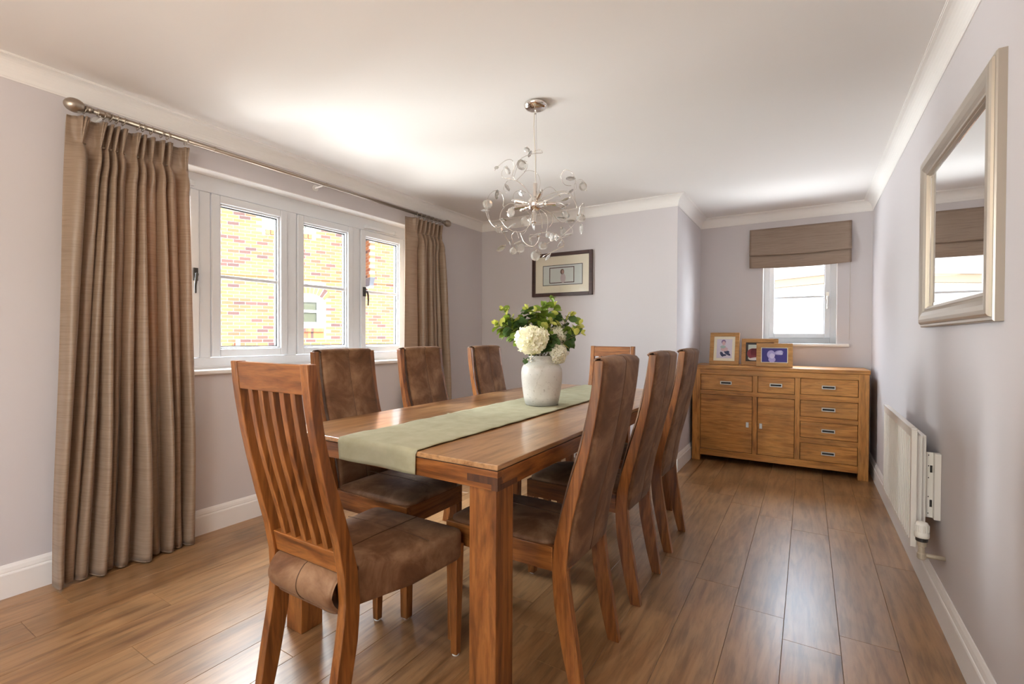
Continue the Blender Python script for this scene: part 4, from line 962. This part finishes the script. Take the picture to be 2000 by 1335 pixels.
def leaf_mesh(name, m, w_=.62, curl=.25):
    vs_ = []; rows = [(0, .0), (.12, .55), (.35, .95), (.6, 1.0), (.82, .7), (1, 0)]
    for t, s_ in rows:
        zc = -curl*t*t
        vs_ += [(-w_/2*s_, t, zc+.12*s_), (0, t, zc), (w_/2*s_, t, zc+.12*s_)]
    fs = [(3*i+j, 3*i+j+1, 3*i+j+4, 3*i+j+3) for i in range(5) for j in range(2)]
    me = MB().add(vs_, fs).mesh(name); me.materials.append(m)
    for p in me.polygons: p.use_smooth = True
    return me
LM = {'d': leaf_mesh('leaf', M_LEAFD, .85), 'm': leaf_mesh('leaf', M_LEAFM, .8), 'y': leaf_mesh('leaf', M_LEAFY, .6, .1)}
rnd = random.Random(21)
def sprig(label, tip, off, kinds, nl=10, start=.45, size=.034, tipn=5, bend=.02):
    tipp = bp(*tip, off); mid = MOUTH.lerp(tipp, .55)+Vector((rnd.uniform(-bend, bend), rnd.uniform(-bend, bend), .03))
    base_ = MOUTH+Vector((rnd.uniform(-.03, .03), rnd.uniform(-.03, .03), -.06))
    P = [((1-t)**2)*base_+2*t*(1-t)*mid+t*t*tipp for t in [i/12 for i in range(13)]]
    root = thing('leafy_stem', label, 'foliage stem', base_, 0, 'green stems in the jar')
    loc_ = [p-base_ for p in P]
    put('stem', MB().tube(loc_, [.0022-.001*i/12 for i in range(13)], 6), M_STEM, root, smooth=True)
    def put_leaf(p, d, s_, kind):
        o = bpy.data.objects.new('leaf', LM[kind]); COL.objects.link(o); o.parent = root; o.location = p
        o.rotation_mode = 'QUATERNION'; q = d.normalized().to_track_quat('Y', 'Z'); o.rotation_quaternion = q @ Quaternion((0, 1, 0), rnd.uniform(-1.2, 1.2)); o.scale = (s_, s_, s_)
    for k in range(nl):
        t = start+(1-start)*k/nl; i = int(t*12); p = loc_[i].lerp(loc_[min(12, i+1)], t*12-i); ax = (loc_[min(12, i+1)]-loc_[max(0, i-1)]).normalized()
        side_ = Vector((rnd.gauss(0, 1), rnd.gauss(0, 1), rnd.gauss(0, 1))); side_ = (side_-ax*side_.dot(ax)).normalized()
        put_leaf(p, side_+ax*.5, size*rnd.uniform(.8, 1.2), kinds[0] if rnd.random() < .55 else kinds[-1])
    for k in range(tipn):
        d = (loc_[12]-loc_[10]).normalized()+Vector((rnd.gauss(0, .8), rnd.gauss(0, .8), rnd.gauss(0, .8)))
        put_leaf(loc_[12], d, size*rnd.uniform(.5, .75), 'y' if 'y' in kinds else kinds[-1])
    return root
S = [('leafy stem with yellow-green buds reaching highest at the upper left', (190, 370), .0, 'my'), ('leafy stem reaching furthest left with pale buds', (90, 610), -.02, 'my'),
 ('dark leafy stem drooping low at the left of the bouquet', (200, 720), .03, 'dm'), ('leafy stem in the left cluster, just behind the big cream bloom', (440, 600), -.03, 'dd'),
 ('leafy stem with mid green leaves in the left cluster', (290, 520), .05, 'md'), ('stem with a yellow-green bud tip, left of the tallest stem', (585, 370), .0, 'dy'),
 ('stem ending in a single pale bud, centre left', (725, 400), -.04, 'my'), ('tallest green stem, below the framed picture', (960, 190), .04, 'mm'),
 ('broad green leaf stem just below the tallest stem', (830, 310), .0, 'mm'), ('bud cluster stem at the upper right of the centre', (1020, 320), .02, 'my'),
 ('stem with yellow-green flowers in the middle above the cream bloom', (960, 590), -.08, 'my'), ('dark round-leaved stem behind the right of the centre', (1050, 470), .05, 'dd'),
 ('round-leaved eucalyptus stem rising at the right with a pale tip', (1290, 470), .0, 'dy'), ('eucalyptus stem reaching furthest right with yellow-green buds', (1430, 610), .02, 'my'),
 ('thin eucalyptus stem low at the right ending in a pale bud', (1460, 760), -.02, 'dy'), ('short eucalyptus stem with round leaves low at the right', (1280, 860), .0, 'dd'),
 ('eucalyptus stem with dark leaves between the two cream blooms', (1000, 850), -.07, 'dd'), ('round-leaved stem at the right, inside the bouquet', (1180, 700), .03, 'dd')]
for lab, tip, off, kk in S: sprig(lab, tip, off, kk, nl=17 if tip[0] not in (725, 1460, 960) else 8, size=.049)
for lab, tip, off in (('dark broad leaves at the heart of the left cluster', (330, 640), .0), ('mid green leaves low in the left cluster beside the big cream bloom', (250, 640), -.05), ('broad leaves between the left cluster and the tallest stem', (520, 520), .03), ('dark broad leaves directly above the big cream bloom', (800, 560), .0)): sprig(lab, tip, off, 'dm', nl=15, size=.05, start=.5)
sprig('grey-green leaves hanging over the left rim of the jar', (545, 1190), -.03, 'dd', 5, .6, .026, 3, .005)
sprig('pale green bud tucked under the big cream bloom', (640, 1060), -.08, 'my', 4, .7, .024, 6, .005)
sprig('dark leaves filling the mouth of the jar', (870, 1010), -.03, 'dd', 9, .3, .034, 4, .01)
def bloom(label, c, off, rad_, squash=1.0, n=150):
    C = bp(*c, off); base_ = MOUTH+Vector((0, 0, -.06)); root = thing('hydrangea', label, 'flower', base_, 0, 'cream hydrangeas in the jar')
    put('stem', MB().tube([(0, 0, 0), (C-base_)*.5+Vector((0, 0, .01)), C-base_], .003, 8), M_STEM, root, smooth=True)
    mb = MB(); ctr = C-base_
    for k in range(n):
        zz = 1-2*(k+.5)/n; r_ = math.sqrt(1-zz*zz); a = k*2.39996
        d = Vector((r_*cos(a), r_*sin(a), zz*squash)).normalized(); p = ctr+Vector((d.x, d.y, d.z*squash))*rad_*rnd.uniform(.82, 1.08)*(1+.10*sin(3*a)*r_+.06*sin(5*zz))
        q = d.to_track_quat('Z', 'Y') @ Quaternion((0, 0, 1), rnd.uniform(0, 6)) @ Quaternion((1, 0, 0), rnd.uniform(-.5, .5))
        s_ = rad_*.27
        for j in range(4):
            qa = q @ Quaternion((0, 0, 1), j*pi/2)
            mb.add([p+qa @ Vector(v)*s_ for v in ((0, 0, -.1), (.35, .4, .12), (.28, .85, .25), (0, 1.0, .12), (-.28, .85, .25), (-.35, .4, .12))], [(0, 1, 2, 3), (0, 3, 4, 5)])
    put('petals', mb, M_PETAL, root, kind='stuff')
    core = MB().lathe([(.01, -.66*rad_*squash)]+[(rad_*.66*cos(t), rad_*.66*squash*sin(t)) for t in (-1.2, -.8, -.4, 0, .4, .8, 1.2)]+[(.01, .66*rad_*squash)], 14, ctr)
    put('flower_core', core, leafm('core', (.45, .40, .22)), root, smooth=True)
bloom('large round cream hydrangea bloom at the front left of the jar', (640, 850), -.10, .075, .88, 260)
bloom('cream hydrangea bloom at the right, behind dark leaves', (1080, 800), .02, .047, 1.2, 190)
bloom('small cream hydrangea bloom drooping over the right rim', (1085, 1080), -.045, .042, 1.15, 170)
for lab, c in (('small white filler flowers at the left rim of the jar', (640, 1180)), ('small white filler flowers at the right rim of the jar', (1010, 1170))):
    C = bp(*c, -.085); mb = MB()
    for k in range(9):
        p = Vector((rnd.gauss(0, .006), rnd.gauss(0, .006), rnd.gauss(0, .010))); mb.lathe([(.001, -.004), (.0035, -.002), (.004, .001), (.001, .004)], 7, p)
    r0_ = thing('filler_flower', lab, 'flower', C, 0, 'white filler flowers'); put('buds', mb, M_PETAL2, r0_, smooth=True)
    put('stem', MB().tube([(0, 0, 0), (MOUTH-C)*.5+Vector((0, 0, .02)), (MOUTH-C)+Vector((0, 0, -.02))], .001, 6), M_STEM, r0_)

# ------------------------------------------------------------------ chandelier
can = atz(1046, 203, H); HUBD = (can-ORG).dot(fwd)
hub = atd(1045, 398, HUBD)
ch = thing('chandelier', 'chrome chandelier of curling wires and clear crystal leaves above the table', 'chandelier', (can.x, can.y, hub.z))
o3 = Vector((can.x, can.y, hub.z)); hub = Vector((can.x, can.y, hub.z))
def cp(x, y, off=0.0): return atd(900+x/3.707, 160+y/3.707, HUBD+off)-o3
top = H-o3.z
put('canopy', MB().lathe([(.058, top), (.060, top-.004), (.059, top-.012), (.052, top-.022), (.036, top-.029), (.016, top-.032), (.004, top-.033)][::-1], 40), M_CHROME, ch, smooth=True)
put('canopy_stem', MB().cyl((0, 0, top-.03), (0, 0, top-.05), .006, 12), M_CHROME, ch)
put('suspension_cable', MB().tube([(.004, 0, top-.04), (.006, .002, .3), (.003, 0, .09)], .0013, 6), M_STEEL, ch)
put('power_cable', MB().tube([(-.006, 0, top-.04), (-.012, .003, .40), (-.002, .004, .24), (.002, 0, .08)], .0024, 8), mat('clear_cable', (.72, .66, .56), .3), ch, smooth=True)
put('centre_sphere', MB().lathe([(.001, -.040)]+[(.040*cos(t), .040*sin(t)) for t in [(-75+15*i)*pi/180 for i in range(11)]]+[(.001, .040)], 24), M_CHROME, ch, smooth=True)
put('hub_cap', MB().lathe([(.0115, .036), (.0115, .105), (.0105, .107)], 20), M_CHROME, ch)
mats_dir = [(-.9, -.3, .22), (-.75, -.6, -.18), (.6, -.6, .28), (.75, -.5, -.15), (.1, -.3, -.95), (.3, .9, .2), (-.4, .85, .1), (.85, .4, 0), (-.9, .35, -.05)]
for d in mats_dir:
    d = Vector(d).normalized(); M_ = d.to_track_quat('Z', 'Y').to_matrix()
    hld = put('lamp_holder', MB().lathe([(.007, .036), (.007, .055), (.0125, .057), (.0125, .105), (.0105, .108)], 16, (0, 0, 0), M_), M_CHROME, ch)
    put('capsule_bulb', MB().lathe([(.005, .106), (.0055, .122), (.002, .127)], 10, (0, 0, 0), M_), M_CRYSTAL, hld, smooth=True)
def smooth_path(P, n=8):
    out = []
    for i in range(len(P)-1):
        p0, p1, p2, p3 = P[max(i-1, 0)], P[i], P[i+1], P[min(i+2, len(P)-1)]
        for k in range(n):
            t = k/n; out.append(.5*((2*p1)+(p2-p0)*t+(2*p0-5*p1+4*p2-p3)*t*t+(3*p1-p0-3*p2+p3)*t**3))
    out.append(P[-1]); return out
def pts(L, offs):
    n = len(L); return [cp(x, y, offs[0]+(offs[1]-offs[0])*i/(n-1)) for i, (x, y) in enumerate(L)]
wires = [
 ([(520, 850), (470, 770), (400, 715), (340, 715), (310, 770), (330, 800)], (0, -.12)),
 ([(525, 845), (450, 745), (380, 705), (305, 690), (300, 645), (340, 610)], (0, .05)),
 ([(540, 840), (575, 740), (555, 665), (500, 640), (455, 650)], (0, .08)),
 ([(400, 715), (375, 660), (430, 560), (520, 520), (590, 512), (570, 490), (520, 505)], (-.04, .02)),
 ([(350, 710), (385, 640), (375, 570), (330, 565), (270, 610), (245, 640)], (-.06, -.12)),
 ([(400, 715), (470, 640), (480, 580), (430, 580), (400, 640), (385, 690)], (-.06, -.08)),
 ([(505, 880), (420, 860), (380, 850), (390, 800), (440, 785), (470, 800)], (0, .18)),
 ([(500, 890), (380, 870), (310, 900), (310, 850), (290, 800), (250, 785), (205, 820), (190, 880), (200, 960), (215, 1010)], (0, -.10)),
 ([(510, 900), (400, 880), (330, 890), (285, 960), (310, 1030), (380, 1080), (450, 1080), (500, 1030), (500, 960), (460, 920)], (0, -.28)),
 ([(310, 1040), (250, 1050), (205, 1000), (185, 950), (170, 900)], (-.20, -.10)),
 ([(300, 1060), (330, 1130), (370, 1180), (395, 1205)], (-.15, -.05)),
 ([(575, 860), (610, 830), (680, 800), (760, 790), (810, 830), (840, 910)], (0, -.15)),
 ([(575, 865), (640, 850), (720, 810), (790, 815), (830, 880), (845, 915)], (0, -.08)),
 ([(560, 850), (600, 780), (650, 760), (690, 790), (720, 830)], (0, .15)),
 ([(840, 900), (820, 800), (830, 730), (870, 705), (905, 745), (910, 790)], (-.1, -.02)),
 ([(800, 800), (835, 770), (815, 670), (760, 635), (725, 680), (750, 740), (800, 750)], (-.1, -.02)),
 ([(590, 880), (680, 870), (750, 890), (775, 950), (750, 1010), (700, 1000), (670, 950)], (0, -.25)),
 ([(590, 895), (700, 900), (740, 930), (755, 980)], (0, .2)),
 ([(575, 910), (650, 950), (665, 1010), (640, 1050)], (0, .15)),
 ([(565, 915), (620, 960), (630, 1030), (620, 1085)], (0, -.05)),
 ([(555, 915), (585, 980), (590, 1060)], (0, .1)),
 ([(530, 910), (500, 1000), (470, 1080), (430, 1110)], (0, -.18)),
 ([(430, 1090), (460, 1160), (520, 1190), (560, 1150), (560, 1110), (500, 1105)], (-.15, -.20)),
 ([(395, 1205), (440, 1190), (520, 1195), (575, 1230), (575, 1260), (520, 1270)], (-.05, .05)),
 ([(500, 1130), (560, 1095), (640, 1090), (700, 1110), (740, 1150), (745, 1185), (700, 1190)], (-.22, -.10)),
 ([(700, 1130), (640, 1130), (570, 1120), (510, 1125)], (.12, .0)),
 ([(745, 1190), (680, 1220), (610, 1255), (590, 1270), (650, 1272)], (-.10, .05)),
 ([(700, 1140), (770, 1080), (840, 1010), (885, 950), (890, 880), (865, 900), (855, 960)], (-.15, .0)),
 ([(705, 1135), (780, 1110), (810, 1080), (790, 1040)], (-.12, .12)),
 ([(590, 1190), (640, 1160), (690, 1120)], (.0, .1)),
 ([(380, 1170), (370, 1110), (400, 1080), (420, 1130)], (-.1, -.2)),
 ([(560, 840), (545, 790), (540, 745)], (0, 0)),
]
for P, offs in wires:
    pl = smooth_path(pts(P, offs)); put('wire', MB().tube(pl, .0015, 6), M_CHROME, ch, smooth=True)
cr_mesh = MB(); 
ring = [(0, 0), (.35, .10), (.5, .35), (.48, .65), (.30, .90), (0, 1), (-.30, .90), (-.48, .65), (-.5, .35), (-.35, .10)]
vs_ = [(x, y, 0) for x, y in ring]+[(x*.55, .5+(y-.5)*.6, .10) for x, y in ring]+[(x*.55, .5+(y-.5)*.6, -.10) for x, y in ring]
fs = [(i, (i+1) % 10, 10+(i+1) % 10, 10+i) for i in range(10)]+[(20+i, 20+(i+1) % 10, (i+1) % 10, i) for i in range(10)]+[tuple(range(10, 20)), tuple(range(29, 19, -1))]
cr_me = MB().add(vs_, fs).mesh('crystal_leaf'); cr_me.materials.append(M_CRYSTAL)
cap_me = MB().box(-.04, .04, -.10, .06, -.03, .03).mesh('leaf_clip'); cap_me.materials.append(M_CHROME)
crs = [(258, 620, -.12, 30), (335, 640, -.1, 62), (440, 600, -.08, 72), (335, 762, -.12, 58), (262, 815, -.1, 62), (193, 885, -.05, 66), (178, 930, .02, 60), (435, 808, .18, 52), (405, 868, .16, 50), (363, 945, -.26, 64), (305, 998, -.2, 52), (275, 1065, -.15, 56), (318, 1085, -.14, 56), (368, 1042, -.26, 66), (465, 1012, -.27, 66), (525, 1040, .1, 66), (410, 1162, -.2, 56), (505, 1145, -.2, 66), (360, 1165, -.1, 50), (290, 1205, -.06, 66), (380, 1222, 0, 50), (430, 1200, -.04, 66), (540, 1258, .03, 66), (595, 1185, .0, 62), (630, 1268, .03, 56), (565, 1108, .0, 60), (660, 1125, -.18, 56), (715, 1170, -.12, 62), (740, 1085, .12, 60), (795, 1010, .12, 60), (728, 985, -.2, 66), (755, 850, -.1, 66), (795, 700, -.06, 66), (795, 795, .12, 50), (885, 757, -.02, 56), (870, 985, 0, 58), (872, 1060, .03, 58), (500, 520, .02, 48), (478, 492, .0, 42), (780, 1105, .0, 58), (690, 1125, .1, 50), (752, 900, .1, 62), (760, 960, .14, 60), (640, 1105, .08, 50)]
rnd = random.Random(33)
for x, y, off, sz in crs:
    s_ = 1.1*sz/3.707/F*(HUBD+off); p = cp(x, y, off)
    o = bpy.data.objects.new('crystal_leaf', cr_me); COL.objects.link(o); o.parent = ch
    d = Vector((rnd.gauss(0, 1), rnd.gauss(0, 1), rnd.gauss(-.3, .7))).normalized()
    q = d.to_track_quat('Y', 'Z') @ Quaternion((0, 1, 0), rnd.uniform(0, 3.1)); o.rotation_mode = 'QUATERNION'; o.rotation_quaternion = q
    o.location = p-q @ Vector((0, .5*s_, 0)); o.scale = (s_*.95, s_, s_)
    c = bpy.data.objects.new('leaf_clip', cap_me); COL.objects.link(c); c.parent = o
